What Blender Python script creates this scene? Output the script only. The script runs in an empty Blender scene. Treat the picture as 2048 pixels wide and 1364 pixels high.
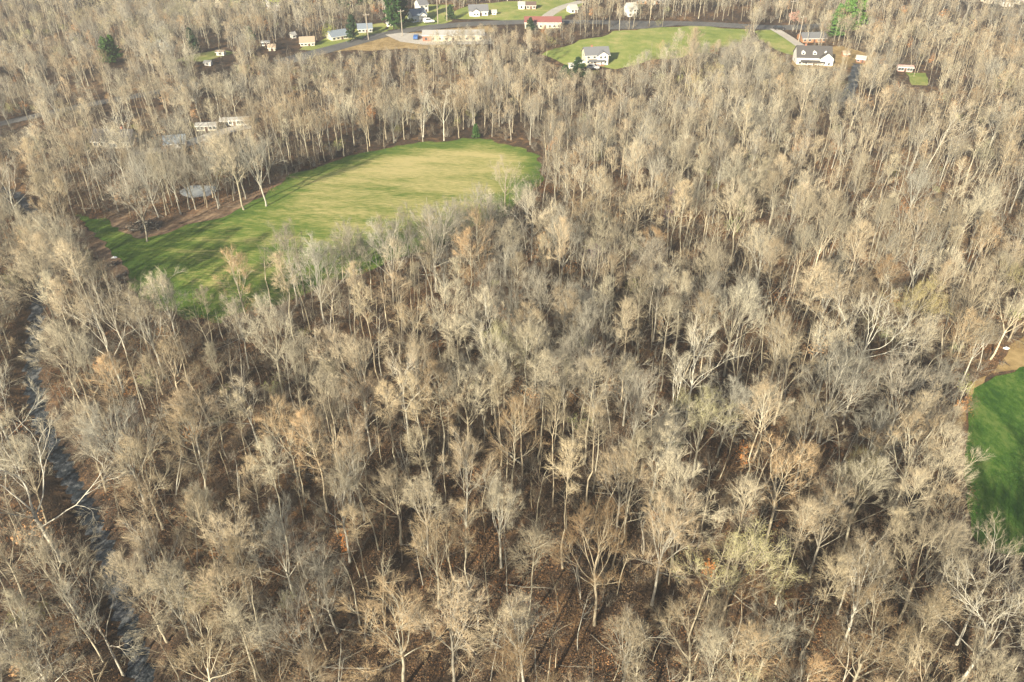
import bpy, math, random, time
T0 = time.time()
import numpy as np
from mathutils import Vector
from mathutils.geometry import delaunay_2d_cdt

R_ = math.radians
SC = bpy.context.scene
COL = SC.collection
random.seed(7)

# ------------------------------------------------------------------ camera, sky, sun, exposure
CAM_H, PITCH, FPX = 80.0, R_(35.0), 1593.0
cam_d = bpy.data.cameras.new('camera'); cam = bpy.data.objects.new('camera', cam_d); COL.objects.link(cam)
cam_d.sensor_width = 36.0; cam_d.lens = 28.0; cam_d.clip_end = 8000.0; cam_d.clip_start = 0.5
cam.location = (0, 0, CAM_H); cam.rotation_euler = (math.pi/2 - PITCH, 0, 0)
SC.camera = cam
SUN_AZ, SUN_EL = R_(28.0), R_(23.0)          # light travels 28 degrees right of the viewing direction
w = bpy.data.worlds.new('World'); SC.world = w; w.use_nodes = True
nt = w.node_tree; nt.nodes.clear()
sky = nt.nodes.new('ShaderNodeTexSky'); sky.sky_type = 'NISHITA'; sky.sun_disc = False
sky.sun_elevation = SUN_EL; sky.sun_rotation = math.pi + SUN_AZ; sky.air_density = 1.0; sky.dust_density = 1.5
bg = nt.nodes.new('ShaderNodeBackground'); bg.inputs[1].default_value = 0.05
wo = nt.nodes.new('ShaderNodeOutputWorld')
nt.links.new(sky.outputs[0], bg.inputs[0]); nt.links.new(bg.outputs[0], wo.inputs[0])
sd = bpy.data.lights.new('sun', 'SUN'); sun = bpy.data.objects.new('sun', sd); COL.objects.link(sun)
sd.energy = 5.0; sd.angle = R_(0.6); sd.color = (1.0, 0.89, 0.67)
sun.rotation_euler = Vector((math.sin(SUN_AZ)*math.cos(SUN_EL), math.cos(SUN_AZ)*math.cos(SUN_EL), -math.sin(SUN_EL))).to_track_quat('-Z', 'Y').to_euler()
sun.location = (-60, -80, 90)
SC.view_settings.view_transform = 'Standard'; SC.view_settings.look = 'None'
SC.view_settings.exposure = 1.4; SC.view_settings.gamma = 1.0
SC.view_settings.use_curve_mapping = False
SC.render.engine = 'CYCLES'
cy = SC.cycles
cy.max_bounces = 4; cy.diffuse_bounces = 1; cy.glossy_bounces = 2; cy.transmission_bounces = 2
cy.volume_bounces = 0; cy.transparent_max_bounces = 4
cy.use_denoising = True; cy.denoiser = 'OPENIMAGEDENOISE'; cy.denoising_input_passes = 'RGB_ALBEDO_NORMAL'; cy.denoising_prefilter = 'FAST'; cy.use_adaptive_sampling = True; cy.adaptive_threshold = 0.02

# ------------------------------------------------------------------ terrain and layout helpers
cp, sp = math.cos(PITCH), math.sin(PITCH)

def seg_dist(x, y, line):
    x = np.asarray(x, float); y = np.asarray(y, float)
    best = np.full(x.shape, 1e9)
    for (ax, ay), (bx, by) in zip(line[:-1], line[1:]):
        dx, dy = bx-ax, by-ay
        t = np.clip(((x-ax)*dx + (y-ay)*dy)/(dx*dx+dy*dy), 0, 1)
        best = np.minimum(best, np.hypot(x-ax-t*dx, y-ay-t*dy))
    return best

def base_h(x, y):
    x = np.asarray(x, float); y = np.asarray(y, float)
    near = np.clip((y-40)/80, 0, 1)*np.clip((460-y)/200, 0.15, 1)
    h = 1.3*np.sin(x/31+y/53+0.6)+1.0*np.sin(y/27-x/60+2.0)+0.6*np.sin(x/17-y/23)
    return h*near

def px_ray(px, py):
    u, v = (px-1024)/FPX, (py-682)/FPX
    return np.array([u, cp - v*sp, -sp - v*cp])

def G(px, py, z=None):
    """ground point seen at a photograph position, or the point there at height z"""
    d = px_ray(px, py)
    zz = 0.0 if z is None else z
    for _ in range(6):
        t = (zz-CAM_H)/d[2]
        x, y = d[0]*t, d[1]*t
        if z is not None: break
        zz = float(base_h(x, y))
    return float(x), float(y)

def to_px(x, y, z):
    rx, ry, rz = x, y, z-CAM_H
    depth = ry*cp - rz*sp
    return 1024 + FPX*rx/depth, 682 - FPX*(ry*sp + rz*cp)/depth, depth

def poly_in(x, y, poly):
    x = np.asarray(x, float); y = np.asarray(y, float)
    c = np.zeros(x.shape, bool); n = len(poly)
    for i in range(n):
        x1, y1 = poly[i]; x2, y2 = poly[(i+1) % n]
        if y1 == y2: continue
        cond = ((y1 > y) != (y2 > y)) & (x < (x2-x1)*(y-y1)/(y2-y1)+x1)
        c ^= cond
    return c

CREEK = [G(*p) for p in [(330, 1500), (285, 1364), (262, 1270), (235, 1190), (205, 1090), (165, 1000), (120, 920), (75, 830), (58, 740), (66, 650), (72, 580), (95, 510), (80, 430), (30, 380), (-60, 350)]]
CREEK_W = 1.15
def height(x, y):
    d = seg_dist(x, y, CREEK)
    cut = np.clip((CREEK_W+2.6-d)/2.4, 0, 1)
    cut = cut*cut*(3-2*cut)
    return base_h(x, y) - 1.3*cut
def hz(x, y): return float(height(np.array([x]), np.array([y]))[0])

# ------------------------------------------------------------------ materials
MATS = {}
def new_mat(name):
    m = bpy.data.materials.new(name); m.use_nodes = True
    n = m.node_tree.nodes; l = m.node_tree.links
    b = n['Principled BSDF']; b.inputs['Specular IOR Level'].default_value = 0.2
    MATS[name] = m
    return m, n, l, b

def plain(name, col, rough=0.8, noise=0.15, scale=3.0, metallic=0.0, spec=0.3):
    m, n, l, b = new_mat(name)
    tc = n.new('ShaderNodeTexCoord'); nz = n.new('ShaderNodeTexNoise'); nz.inputs['Scale'].default_value = scale
    nz.inputs['Detail'].default_value = 4
    l.new(tc.outputs['Object'], nz.inputs['Vector'])
    mx = n.new('ShaderNodeMix'); mx.data_type = 'RGBA'
    mx.inputs['A'].default_value = [c*(1-noise) for c in col]+[1]; mx.inputs['B'].default_value = [min(1, c*(1+noise)) for c in col]+[1]
    l.new(nz.outputs['Fac'], mx.inputs['Factor']); l.new(mx.outputs['Result'], b.inputs['Base Color'])
    b.inputs['Roughness'].default_value = rough; b.inputs['Metallic'].default_value = metallic
    b.inputs['Specular IOR Level'].default_value = spec
    return m

def bark(name, lo, hi, var=0.34, scale=2.5):
    """bark or twig colour: streaky noise along the wood and a shift from tree to tree"""
    m, n, l, b = new_mat(name)
    tc = n.new('ShaderNodeTexCoord'); mp = n.new('ShaderNodeMapping'); mp.inputs['Scale'].default_value = (1, 1, 0.35)
    nz = n.new('ShaderNodeTexNoise'); nz.inputs['Scale'].default_value = scale; nz.inputs['Detail'].default_value = 3
    l.new(tc.outputs['Object'], mp.inputs[0]); l.new(mp.outputs[0], nz.inputs['Vector'])
    rp = n.new('ShaderNodeMapRange'); rp.inputs['From Min'].default_value = 0.32; rp.inputs['From Max'].default_value = 0.68
    l.new(nz.outputs['Fac'], rp.inputs['Value'])
    mx = n.new('ShaderNodeMix'); mx.data_type = 'RGBA'
    mx.inputs['A'].default_value = (*lo, 1); mx.inputs['B'].default_value = (*hi, 1)
    l.new(rp.outputs[0], mx.inputs['Factor'])
    oi = n.new('ShaderNodeObjectInfo'); hs = n.new('ShaderNodeHueSaturation')
    r2 = n.new('ShaderNodeMapRange'); r2.inputs['To Min'].default_value = 1-var; r2.inputs['To Max'].default_value = 1+var
    l.new(oi.outputs['Random'], r2.inputs['Value']); l.new(r2.outputs[0], hs.inputs['Value'])
    fr = n.new('ShaderNodeMath'); fr.operation = 'MULTIPLY'; fr.inputs[1].default_value = 7.31
    fc = n.new('ShaderNodeMath'); fc.operation = 'FRACT'
    l.new(oi.outputs['Random'], fr.inputs[0]); l.new(fr.outputs[0], fc.inputs[0])
    r3 = n.new('ShaderNodeMapRange'); r3.inputs['To Min'].default_value = 0.488; r3.inputs['To Max'].default_value = 0.512
    r4 = n.new('ShaderNodeMapRange'); r4.inputs['To Min'].default_value = 1.12; r4.inputs['To Max'].default_value = 0.75
    l.new(fc.outputs[0], r3.inputs['Value']); l.new(r3.outputs[0], hs.inputs['Hue'])
    l.new(fc.outputs[0], r4.inputs['Value']); l.new(r4.outputs[0], hs.inputs['Saturation'])
    l.new(mx.outputs['Result'], hs.inputs['Color']); l.new(hs.outputs[0], b.inputs['Base Color'])
    b.inputs['Roughness'].default_value = 0.85; b.inputs['Specular IOR Level'].default_value = 0.15
    return m

def ground_mix(name, stops, scales=(0.05, 0.4, 3.0), rough=0.95, bump=0.3, weights=(0.45, 0.35, 0.2), stretch=None, contrast=(0.38, 0.62)):
    m, n, l, b = new_mat(name)
    tc = n.new('ShaderNodeTexCoord'); src = tc.outputs['Object']
    if stretch:
        mp = n.new('ShaderNodeMapping'); mp.inputs['Rotation'].default_value = (0, 0, stretch[0]); mp.inputs['Scale'].default_value = (stretch[1], stretch[2], 1)
        l.new(src, mp.inputs[0]); src = mp.outputs[0]
    acc = None
    for s, wt in zip(scales, weights):
        nz = n.new('ShaderNodeTexNoise'); nz.inputs['Scale'].default_value = s; nz.inputs['Detail'].default_value = 5; nz.inputs['Roughness'].default_value = 0.6
        l.new(src, nz.inputs['Vector'])
        ml = n.new('ShaderNodeMath'); ml.operation = 'MULTIPLY'; ml.inputs[1].default_value = wt
        l.new(nz.outputs['Fac'], ml.inputs[0])
        if acc is None: acc = ml.outputs[0]
        else:
            ad = n.new('ShaderNodeMath'); ad.operation = 'ADD'; l.new(acc, ad.inputs[0]); l.new(ml.outputs[0], ad.inputs[1]); acc = ad.outputs[0]
    rp = n.new('ShaderNodeMapRange'); rp.inputs['From Min'].default_value = contrast[0]; rp.inputs['From Max'].default_value = contrast[1]
    l.new(acc, rp.inputs['Value'])
    cr = n.new('ShaderNodeValToRGB'); el = cr.color_ramp.elements
    el[0].position = stops[0][0]; el[0].color = (*stops[0][1], 1); el[1].position = stops[-1][0]; el[1].color = (*stops[-1][1], 1)
    for p, c in stops[1:-1]:
        e = el.new(p); e.color = (*c, 1)
    l.new(rp.outputs[0], cr.inputs[0]); l.new(cr.outputs[0], b.inputs['Base Color'])
    b.inputs['Roughness'].default_value = rough; b.inputs['Specular IOR Level'].default_value = 0.1
    if bump:
        nb = n.new('ShaderNodeTexNoise'); nb.inputs['Scale'].default_value = 5; nb.inputs['Detail'].default_value = 4; l.new(tc.outputs['Object'], nb.inputs['Vector'])
        bp = n.new('ShaderNodeBump'); bp.inputs['Strength'].default_value = bump; bp.inputs['Distance'].default_value = 0.15
        l.new(nb.outputs['Fac'], bp.inputs['Height']); l.new(bp.outputs[0], b.inputs['Normal'])
    return m, n, l, b, cr, acc

ground_mix('litter', [(0, (0.035, 0.027, 0.021)), (0.45, (0.07, 0.05, 0.037)), (0.75, (0.135, 0.085, 0.052)), (1, (0.32, 0.19, 0.09))], (0.05, 0.6, 5.0), weights=(0.36, 0.32, 0.32), contrast=(0.40, 0.60), bump=0.9)
ground_mix('lawn', [(0, (0.032, 0.088, 0.016)), (0.5, (0.065, 0.14, 0.024)), (1, (0.135, 0.20, 0.05))], (0.22, 1.3, 7), stretch=(-SUN_AZ, 1, 0.45), contrast=(0.42, 0.58), bump=1.0)  # grass mottling streaked by the sun's azimuth, tree shadow put into the colour
ground_mix('pale_lawn', [(0, (0.15, 0.21, 0.05)), (0.5, (0.25, 0.29, 0.08)), (1, (0.40, 0.36, 0.15))], (0.06, 0.3, 3))
ground_mix('dry_grass', [(0, (0.20, 0.14, 0.07)), (0.5, (0.32, 0.23, 0.11)), (1, (0.42, 0.31, 0.16))], (0.15, 0.6, 4))
ground_mix('dirt', [(0, (0.10, 0.068, 0.046)), (0.5, (0.20, 0.135, 0.09)), (1, (0.36, 0.26, 0.17))], (0.2, 0.8, 4))
ground_mix('creek_bed', [(0, (0.012, 0.016, 0.022)), (0.5, (0.042, 0.052, 0.064)), (1, (0.19, 0.195, 0.20))], (0.3, 1.2, 6), rough=0.45, contrast=(0.42, 0.6))
ground_mix('asphalt', [(0, (0.10, 0.10, 0.10)), (1, (0.17, 0.165, 0.16))], (0.1, 1, 8), bump=0)
ground_mix('concrete', [(0, (0.40, 0.37, 0.33)), (1, (0.55, 0.52, 0.47))], (0.1, 1, 8), bump=0)
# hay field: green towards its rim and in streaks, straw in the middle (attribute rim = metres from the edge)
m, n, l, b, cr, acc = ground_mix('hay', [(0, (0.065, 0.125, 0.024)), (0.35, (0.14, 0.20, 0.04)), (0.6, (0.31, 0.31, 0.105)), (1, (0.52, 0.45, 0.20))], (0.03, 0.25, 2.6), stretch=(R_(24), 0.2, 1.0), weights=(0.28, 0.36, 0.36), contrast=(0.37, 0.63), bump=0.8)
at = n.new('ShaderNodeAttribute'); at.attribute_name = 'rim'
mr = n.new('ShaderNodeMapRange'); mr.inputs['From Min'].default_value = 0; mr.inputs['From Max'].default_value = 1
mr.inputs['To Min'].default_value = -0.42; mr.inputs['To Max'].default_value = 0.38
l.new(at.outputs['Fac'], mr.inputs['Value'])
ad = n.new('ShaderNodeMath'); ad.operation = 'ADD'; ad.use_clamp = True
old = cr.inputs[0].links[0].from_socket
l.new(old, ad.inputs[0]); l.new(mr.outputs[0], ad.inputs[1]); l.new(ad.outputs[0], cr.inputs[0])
m, n, l, b = new_mat('pond_water')
b.inputs['Base Color'].default_value = (0.33, 0.35, 0.35, 1); b.inputs['Roughness'].default_value = 0.15; b.inputs['Specular IOR Level'].default_value = 0.6  # pale base colour stands in for the sky's reflection
nz = n.new('ShaderNodeTexNoise'); nz.inputs['Scale'].default_value = 1.5; bp = n.new('ShaderNodeBump'); bp.inputs['Strength'].default_value = 0.1
l.new(nz.outputs['Fac'], bp.inputs['Height']); l.new(bp.outputs[0], b.inputs['Normal'])

for nm, lo, hi in [('bark_tan', (0.27, 0.235, 0.17), (0.48, 0.43, 0.32)), ('bark_grey', (0.23, 0.215, 0.18), (0.42, 0.395, 0.33)),
                   ('bark_white', (0.36, 0.34, 0.285), (0.60, 0.57, 0.48)), ('bark_dark', (0.12, 0.10, 0.08), (0.22, 0.185, 0.145)),
                   ('bark_olive', (0.30, 0.27, 0.17), (0.46, 0.42, 0.26)),
                   ('twig_tan', (0.308, 0.259, 0.172), (0.472, 0.406, 0.277)), ('twig_pink', (0.327, 0.268, 0.181), (0.492, 0.415, 0.287)),
                   ('twig_russet', (0.313, 0.231, 0.136), (0.462, 0.349, 0.210)), ('twig_grey', (0.252, 0.231, 0.185), (0.389, 0.361, 0.290)),
                   ('twig_cream', (0.372, 0.327, 0.236), (0.564, 0.503, 0.374)), ('twig_olive', (0.34, 0.31, 0.18), (0.44, 0.40, 0.24)),
                   ('twig_brown', (0.14, 0.11, 0.082), (0.22, 0.175, 0.125)), ('twig_gold', (0.44, 0.34, 0.16), (0.54, 0.43, 0.21))]:
    bark(nm, lo, hi)
bark('leaf_green', (0.26, 0.24, 0.09), (0.38, 0.35, 0.14))
bark('leaf_spring', (0.25, 0.33, 0.05), (0.40, 0.46, 0.10))
bark('leaf_orange', (0.38, 0.17, 0.06), (0.52, 0.27, 0.10))
bark('leaf_tan', (0.17, 0.115, 0.066), (0.26, 0.18, 0.105))
bark('leaf_rust', (0.24, 0.125, 0.055), (0.34, 0.185, 0.085))
bark('leaf_brown', (0.12, 0.075, 0.045), (0.20, 0.125, 0.075))
bark('leaf_purple', (0.30, 0.14, 0.30), (0.42, 0.24, 0.42))
bark('leaf_red', (0.40, 0.12, 0.09), (0.52, 0.2, 0.14))
bark('leaf_blossom', (0.55, 0.58, 0.55), (0.75, 0.78, 0.74))
bark('needle_dark', (0.025, 0.06, 0.022), (0.05, 0.10, 0.035))
bark('needle_bright', (0.06, 0.13, 0.03), (0.10, 0.19, 0.05))

# ------------------------------------------------------------------ mesh helpers
def mesh_from(name, chunks):
    """chunks: list of (verts (n,3), quads (m,4) or None, tris (m,3) or None, material name, smooth)"""
    vs, loops, starts, mi, sm = [], [], [], [], []
    mats = []; off = 0; ls = 0
    for v, q, t, mat, smooth in chunks:
        if mat not in mats: mats.append(mat)
        k = mats.index(mat); vs.append(np.asarray(v, np.float32).reshape(-1, 3))
        for f, c in ((q, 4), (t, 3)):
            if f is None or len(f) == 0: continue
            f = np.asarray(f, np.int64)+off; m = len(f)
            loops.append(f.ravel()); starts.append(ls+np.arange(m)*c); ls += m*c
            mi.append(np.full(m, k)); sm.append(np.full(m, smooth))
        off += len(vs[-1])
    vs = np.concatenate(vs); loops = np.concatenate(loops).astype(np.int32); starts = np.concatenate(starts).astype(np.int32)
    me = bpy.data.meshes.new(name)
    me.vertices.add(len(vs)); me.vertices.foreach_set('co', vs.ravel())
    me.loops.add(len(loops)); me.loops.foreach_set('vertex_index', loops)
    me.polygons.add(len(starts)); me.polygons.foreach_set('loop_start', starts)
    me.polygons.foreach_set('material_index', np.concatenate(mi).astype(np.int32))
    me.polygons.foreach_set('use_smooth', np.concatenate(sm).astype(bool))
    for mt in mats: me.materials.append(MATS[mt])
    me.update(calc_edges=True)
    return me

def link(name, data, parent=None, loc=(0, 0, 0), rot=(0, 0, 0), scale=(1, 1, 1)):
    o = bpy.data.objects.new(name, data); COL.objects.link(o)
    o.location = loc; o.rotation_euler = rot; o.scale = scale
    if parent: o.parent = parent
    return o
def tag(o, label=None, cat=None, group=None, kind=None):
    if label: o['label'] = label
    if cat: o['category'] = cat
    if group: o['group'] = group
    if kind: o['kind'] = kind
    return o

class MB:
    """collects boxes, prisms and tubes into one mesh"""
    def __init__(s): s.v = []; s.f = []
    def add(s, v, f):
        o = len(s.v); s.v += [tuple(p) for p in v]; s.f += [tuple(i+o for i in t) for t in f]; return s
    def box(s, x0, x1, y0, y1, z0, z1):
        return s.add([(x0, y0, z0), (x1, y0, z0), (x1, y1, z0), (x0, y1, z0), (x0, y0, z1), (x1, y0, z1), (x1, y1, z1), (x0, y1, z1)],
                     [(3, 2, 1, 0), (4, 5, 6, 7), (0, 1, 5, 4), (1, 2, 6, 5), (2, 3, 7, 6), (3, 0, 4, 7)])
    def prism(s, pts, y0, y1):
        """outline in x, z pushed from y0 to y1"""
        k = len(pts)
        return s.add([(x, y0, z) for x, z in pts]+[(x, y1, z) for x, z in pts],
                     [tuple(range(k)), tuple(range(2*k-1, k-1, -1))]+[(i, i+k, (i+1) % k+k, (i+1) % k) for i in range(k)])
    def prism_x(s, pts, x0, x1):
        k = len(pts)
        return s.add([(x0, y, z) for y, z in pts]+[(x1, y, z) for y, z in pts],
                     [tuple(range(k-1, -1, -1)), tuple(range(k, 2*k))]+[(i, (i+1) % k, (i+1) % k+k, i+k) for i in range(k)])
    def tube(s, a, b, r0, r1, n=8):
        a, b = Vector(a), Vector(b); d = (b-a).normalized()
        u = d.cross(Vector((0, 0, 1)) if abs(d.z) < .9 else Vector((1, 0, 0))).normalized(); w_ = d.cross(u)
        v = [a+(u*math.cos(t)+w_*math.sin(t))*r0 for t in [i*2*math.pi/n for i in range(n)]]+[b+(u*math.cos(t)+w_*math.sin(t))*r1 for t in [i*2*math.pi/n for i in range(n)]]
        return s.add(v, [tuple(range(n-1, -1, -1)), tuple(range(n, 2*n))]+[(i, (i+1) % n, (i+1) % n+n, i+n) for i in range(n)])
    def build(s, name, mat, parent=None):
        me = bpy.data.meshes.new(name); me.from_pydata(s.v, [], s.f); me.materials.append(MATS[mat]); me.update()
        return link(name, me, parent)

# ------------------------------------------------------------------ ground
def axis(lo, hi, fine0, fine1, step):
    a = list(np.arange(fine0, fine1+.01, step)); s = step; x = fine1
    while x < hi: s *= 1.25; x += s; a.append(min(x, hi))
    s = step; x = fine0; pre = []
    while x > lo: s *= 1.25; x -= s; pre.append(max(x, lo))
    return np.array(sorted(set(pre+a)))
gx = axis(-2400, 2400, -130, 130, 1.5); gy = axis(-1200, 3600, 15, 240, 1.5)
X, Y = np.meshgrid(gx, gy); Z = height(X, Y)
nx, ny = len(gx), len(gy)
idx = np.arange(nx*ny).reshape(ny, nx)
quads = np.stack([idx[:-1, :-1], idx[:-1, 1:], idx[1:, 1:], idx[1:, :-1]], -1).reshape(-1, 4)
ground = link('ground', mesh_from('ground', [(np.stack([X, Y, Z], -1).reshape(-1, 3), quads, None, 'litter', True)]))
tag(ground, 'brown leaf litter covering the woodland floor', kind='structure')

def rough_outline(poly, step=1.2, amp=0.7, seed=0):
    rng = np.random.default_rng(seed); out = []
    n_ = len(poly)
    for i in range(n_):
        a = np.array(poly[i]); b_ = np.array(poly[(i+1) % n_]); L = np.linalg.norm(b_-a); k = max(1, int(L/step))
        nrm = np.array([-(b_-a)[1], (b_-a)[0]])/max(L, 1e-6)
        for j in range(k):
            p = a+(b_-a)*j/k
            out.append(p+nrm*amp*(math.sin(p[0]*.31+p[1]*.17+seed)+.6*math.sin(p[0]*.9-p[1]*.7)+rng.normal()*.35))
    return out

def patch(name, poly, mat, lift=0.06, step=3.0, amp=0.6, label=None, rim=None, seed=0, flat=None, edge=1.5):
    out = rough_outline(poly, edge, amp, seed)
    xs = [p[0] for p in out]; ys = [p[1] for p in out]
    px_, py_ = np.meshgrid(np.arange(min(xs), max(xs), step), np.arange(min(ys), max(ys), step))
    px_, py_ = px_.ravel(), py_.ravel()
    ins = poly_in(px_, py_, [tuple(p) for p in out]) & (seg_dist(px_, py_, [tuple(p) for p in out]+[tuple(out[0])]) > step*.35)
    pts = [Vector((float(p[0]), float(p[1]))) for p in out]+[Vector((float(a), float(b_))) for a, b_ in zip(px_[ins], py_[ins])]
    v, e, f, *_ = delaunay_2d_cdt(pts, [], [list(range(len(out)))], 1, 1e-4)
    v = np.array([(p.x, p.y) for p in v])
    z = (height(v[:, 0], v[:, 1]) if flat is None else np.full(len(v), flat))+lift
    tris = np.array([t for t in f if len(t) == 3])
    me = mesh_from(name, [(np.column_stack([v, z]), None, tris, mat, True)])
    if me.polygons[0].normal.z < 0: me.flip_normals()
    if rim is not None:
        a = me.attributes.new('rim', 'FLOAT', 'POINT')
        a.data.foreach_set('value', rim(v[:, 0], v[:, 1]).astype(np.float32))
    o = link(name, me); tag(o, label, kind='structure')
    return o

def ribbon(name, line, width, mat, lift=0.08, label=None, z_fn=None, step=2.0, jit=0.0):
    pts = []
    for a, b_ in zip(line[:-1], line[1:]):
        k = max(1, int(math.hypot(b_[0]-a[0], b_[1]-a[1])/step))
        pts += [(a[0]+(b_[0]-a[0])*i/k, a[1]+(b_[1]-a[1])*i/k) for i in range(k)]
    pts.append(line[-1]); pts = np.array(pts)
    for _ in range(4): pts[1:-1] = (pts[:-2]+2*pts[1:-1]+pts[2:])/4
    d = np.gradient(pts, axis=0); d /= np.linalg.norm(d, axis=1)[:, None]; nr = np.column_stack([-d[:, 1], d[:, 0]])
    rows = []; cols = 7
    rng = np.random.default_rng(3)
    wl = 1+jit*rng.normal(size=len(pts)); wr = 1+jit*rng.normal(size=len(pts))
    for j in range(cols):
        s = (j/(cols-1)-.5)*width
        rows.append(pts+nr*(s*(wl if s < 0 else wr))[:, None])
    V = np.stack(rows, 1)
    zz = (z_fn or (lambda x, y: height(x, y)))(V[..., 0], V[..., 1])+lift
    m_ = len(pts); ii = np.arange(m_*cols).reshape(m_, cols)
    q = np.stack([ii[:-1, :-1], ii[:-1, 1:], ii[1:, 1:], ii[1:, :-1]], -1).reshape(-1, 4)
    me = mesh_from(name, [(np.concatenate([V, zz[..., None]], -1).reshape(-1, 3), q, None, mat, True)])
    if me.polygons[0].normal.z < 0: me.flip_normals()
    o = link(name, me); tag(o, label, kind='structure'); return o

PXF = {}   # outlines in the photograph that stay clear of nearer tall trees
FIELD_PX = [(150, 428), (230, 440), (330, 462), (430, 425), (520, 392), (560, 358), (650, 327), (750, 300), (860, 283), (960, 278), (1040, 292), (1082, 312), (1088, 345), (1060, 390), (1010, 425), (930, 465), (850, 500), (700, 555), (560, 605), (440, 650), (340, 620), (262, 585), (225, 545), (190, 490)]
FIELD = [G(*p) for p in FIELD_PX]
fc_ = FIELD+[FIELD[0]]
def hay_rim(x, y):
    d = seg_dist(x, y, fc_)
    far = np.clip((y-138)/55, 0, 1)             # near western end greener: tree shade over it is put into the colour
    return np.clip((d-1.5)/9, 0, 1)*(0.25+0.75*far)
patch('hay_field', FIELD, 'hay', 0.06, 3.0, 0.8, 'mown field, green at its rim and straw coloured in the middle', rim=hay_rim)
patch('bare_soil', [G(*p) for p in [(205, 425), (250, 415), (330, 425), (420, 405), (505, 378), (545, 352), (580, 345), (540, 385), (500, 405), (440, 432), (380, 452), (330, 470), (270, 474), (225, 455)]], 'dirt', 0.10, 3.0, 0.7, 'bare brown soil along the wood side of the field')
patch('bare_soil', [G(*p) for p in [(160, 450), (185, 470), (215, 505), (245, 530), (258, 560), (240, 566), (222, 548), (195, 512), (150, 480)]], 'dirt', 0.10, 2.5, 0.6, 'turned brown soil at the field corner', seed=3)
LAWN = [G(*p) for p in [(2100, 728), (2040, 736), (1990, 752), (1952, 778), (1936, 830), (1932, 900), (1930, 990), (1940, 1070), (1970, 1110), (2100, 1100)]]
LAWN = LAWN[:-1]+[(95, G(1960, 1120)[1]-2), (170, 60), (190, 92)]
patch('lawn', LAWN, 'lawn', 0.06, 3.0, 0.35, 'bright green mown lawn running out to the side', seed=2)
MARGIN = [G(*p) for p in [(1938, 808), (1942, 780), (1962, 755), (2002, 718), (2048, 670), (2110, 640), (2110, 728), (2045, 737), (1990, 752), (1952, 780), (1926, 832), (1905, 880)]]
patch('dry_verge', MARGIN, 'dry_grass', 0.045, 3.0, 0.5, 'strip of dry tan grass between wood and lawn', seed=5)
MEADOW_PX = [(1085, 110), (1130, 93), (1180, 76), (1250, 61), (1330, 54), (1400, 52), (1490, 58), (1505, 78), (1470, 92), (1400, 108), (1300, 122), (1230, 140), (1150, 132)]
MEADOW = [G(*p) for p in MEADOW_PX]
patch('meadow', MEADOW, 'pale_lawn', 0.06, 8, 1.2, 'sloping pale green meadow around the grey roofed house', seed=4, edge=4)
patch('meadow', [G(*p) for p in [(1508, 62), (1548, 58), (1605, 92), (1602, 112), (1570, 108), (1530, 85)]], 'pale_lawn', 0.06, 8, 1.0, 'pale grass beside the concrete driveway', seed=6, edge=4)
patch('house_lawn', [G(*p) for p in [(908, 38), (905, 22), (955, 8), (1040, 2), (1100, -14), (1180, -16), (1165, 12), (1130, 38), (1010, 41)]], 'pale_lawn', 0.06, 10, 1.0, 'open green lawn around the white farmhouse', seed=8, edge=5)
patch('house_lawn', [G(*p) for p in [(770, 60), (800, 30), (860, 8), (905, 10), (905, 42), (850, 54)]], 'pale_lawn', 0.06, 10, 1.0, 'green yard around the white houses by the road', seed=9, edge=5)
patch('roadside_grass', [G(*p) for p in [(640, 104), (700, 92), (770, 73), (850, 62), (980, 52), (990, 60), (960, 92), (860, 96), (760, 100)]], 'dry_grass', 0.05, 8, 1.0, 'tan roadside grass below the road', seed=10, edge=4)
patch('yard_grass', [G(*p) for p in [(600, 100), (640, 80), (690, 60), (775, 45), (770, 62), (700, 84), (640, 102)]], 'pale_lawn', 0.05, 8, 1.0, 'green front yards along the road', seed=12, edge=4)
patch('yard_grass', [G(*p) for p in [(335, 124), (380, 110), (450, 98), (478, 106), (400, 124)]], 'pale_lawn', 0.06, 6, 0.8, 'small pale lawn before the dark wood edge', seed=11, edge=4)
patch('yard_grass', [G(*p) for p in [(1812, 146), (1850, 146), (1856, 172), (1822, 170)]], 'pale_lawn', 0.06, 4, 0.6, 'yellow green clearing beside the pink trailer', seed=13, edge=3)
patch('yard_grass', [G(*p) for p in [(1585, 98), (1680, 92), (1740, 108), (1738, 132), (1590, 140)]], 'dry_grass', 0.055, 5, 0.6, 'dry grass yard round the big dark roofed house', seed=17, edge=4)
patch('pond', [G(*p) for p in [(362, 383), (380, 374), (408, 370), (430, 375), (434, 384), (418, 392), (388, 395), (368, 391)]], 'pond_water', 0.12, 4, 0.5, 'still pale pond behind the tree line', seed=14)
ribbon('creek', CREEK, CREEK_W*2+1.6, 'creek_bed', 0.0, 'shallow blue grey creek over gravel between dark banks',
       z_fn=lambda x, y: base_h(x, y)-1.22, jit=0.10)
BROOK = [G(1716, 128), G(1710, 145), G(1706, 165), G(1696, 190), G(1688, 205)]
ribbon('brook', BROOK, 3.4, 'creek_bed', 0.06, 'pale grey blue brook among bare trees below the big house', jit=0.12)
ROAD = [G(*p) for p in [(560, 125), (640, 103), (700, 88), (760, 70), (830, 57), (900, 50), (1030, 44), (1140, 43), (1220, 46), (1330, 47), (1440, 49), (1550, 57), (1640, 52), (1760, 40)]]
ribbon('road', ROAD, 7.0, 'asphalt', 0.10, 'grey road passing the houses', step=5)
ribbon('driveway', [G(1548, 58), G(1572, 70), G(1600, 92), G(1612, 100)], 4.0, 'concrete', 0.13, 'straight pale concrete driveway down to the big house', step=5)
ribbon('driveway', [G(1085, 40), G(1098, 30), G(1110, 20), G(1130, 11), G(1165, 3)], 4.5, 'concrete', 0.13, 'curving pale driveway across the far lawn', step=5)
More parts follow.
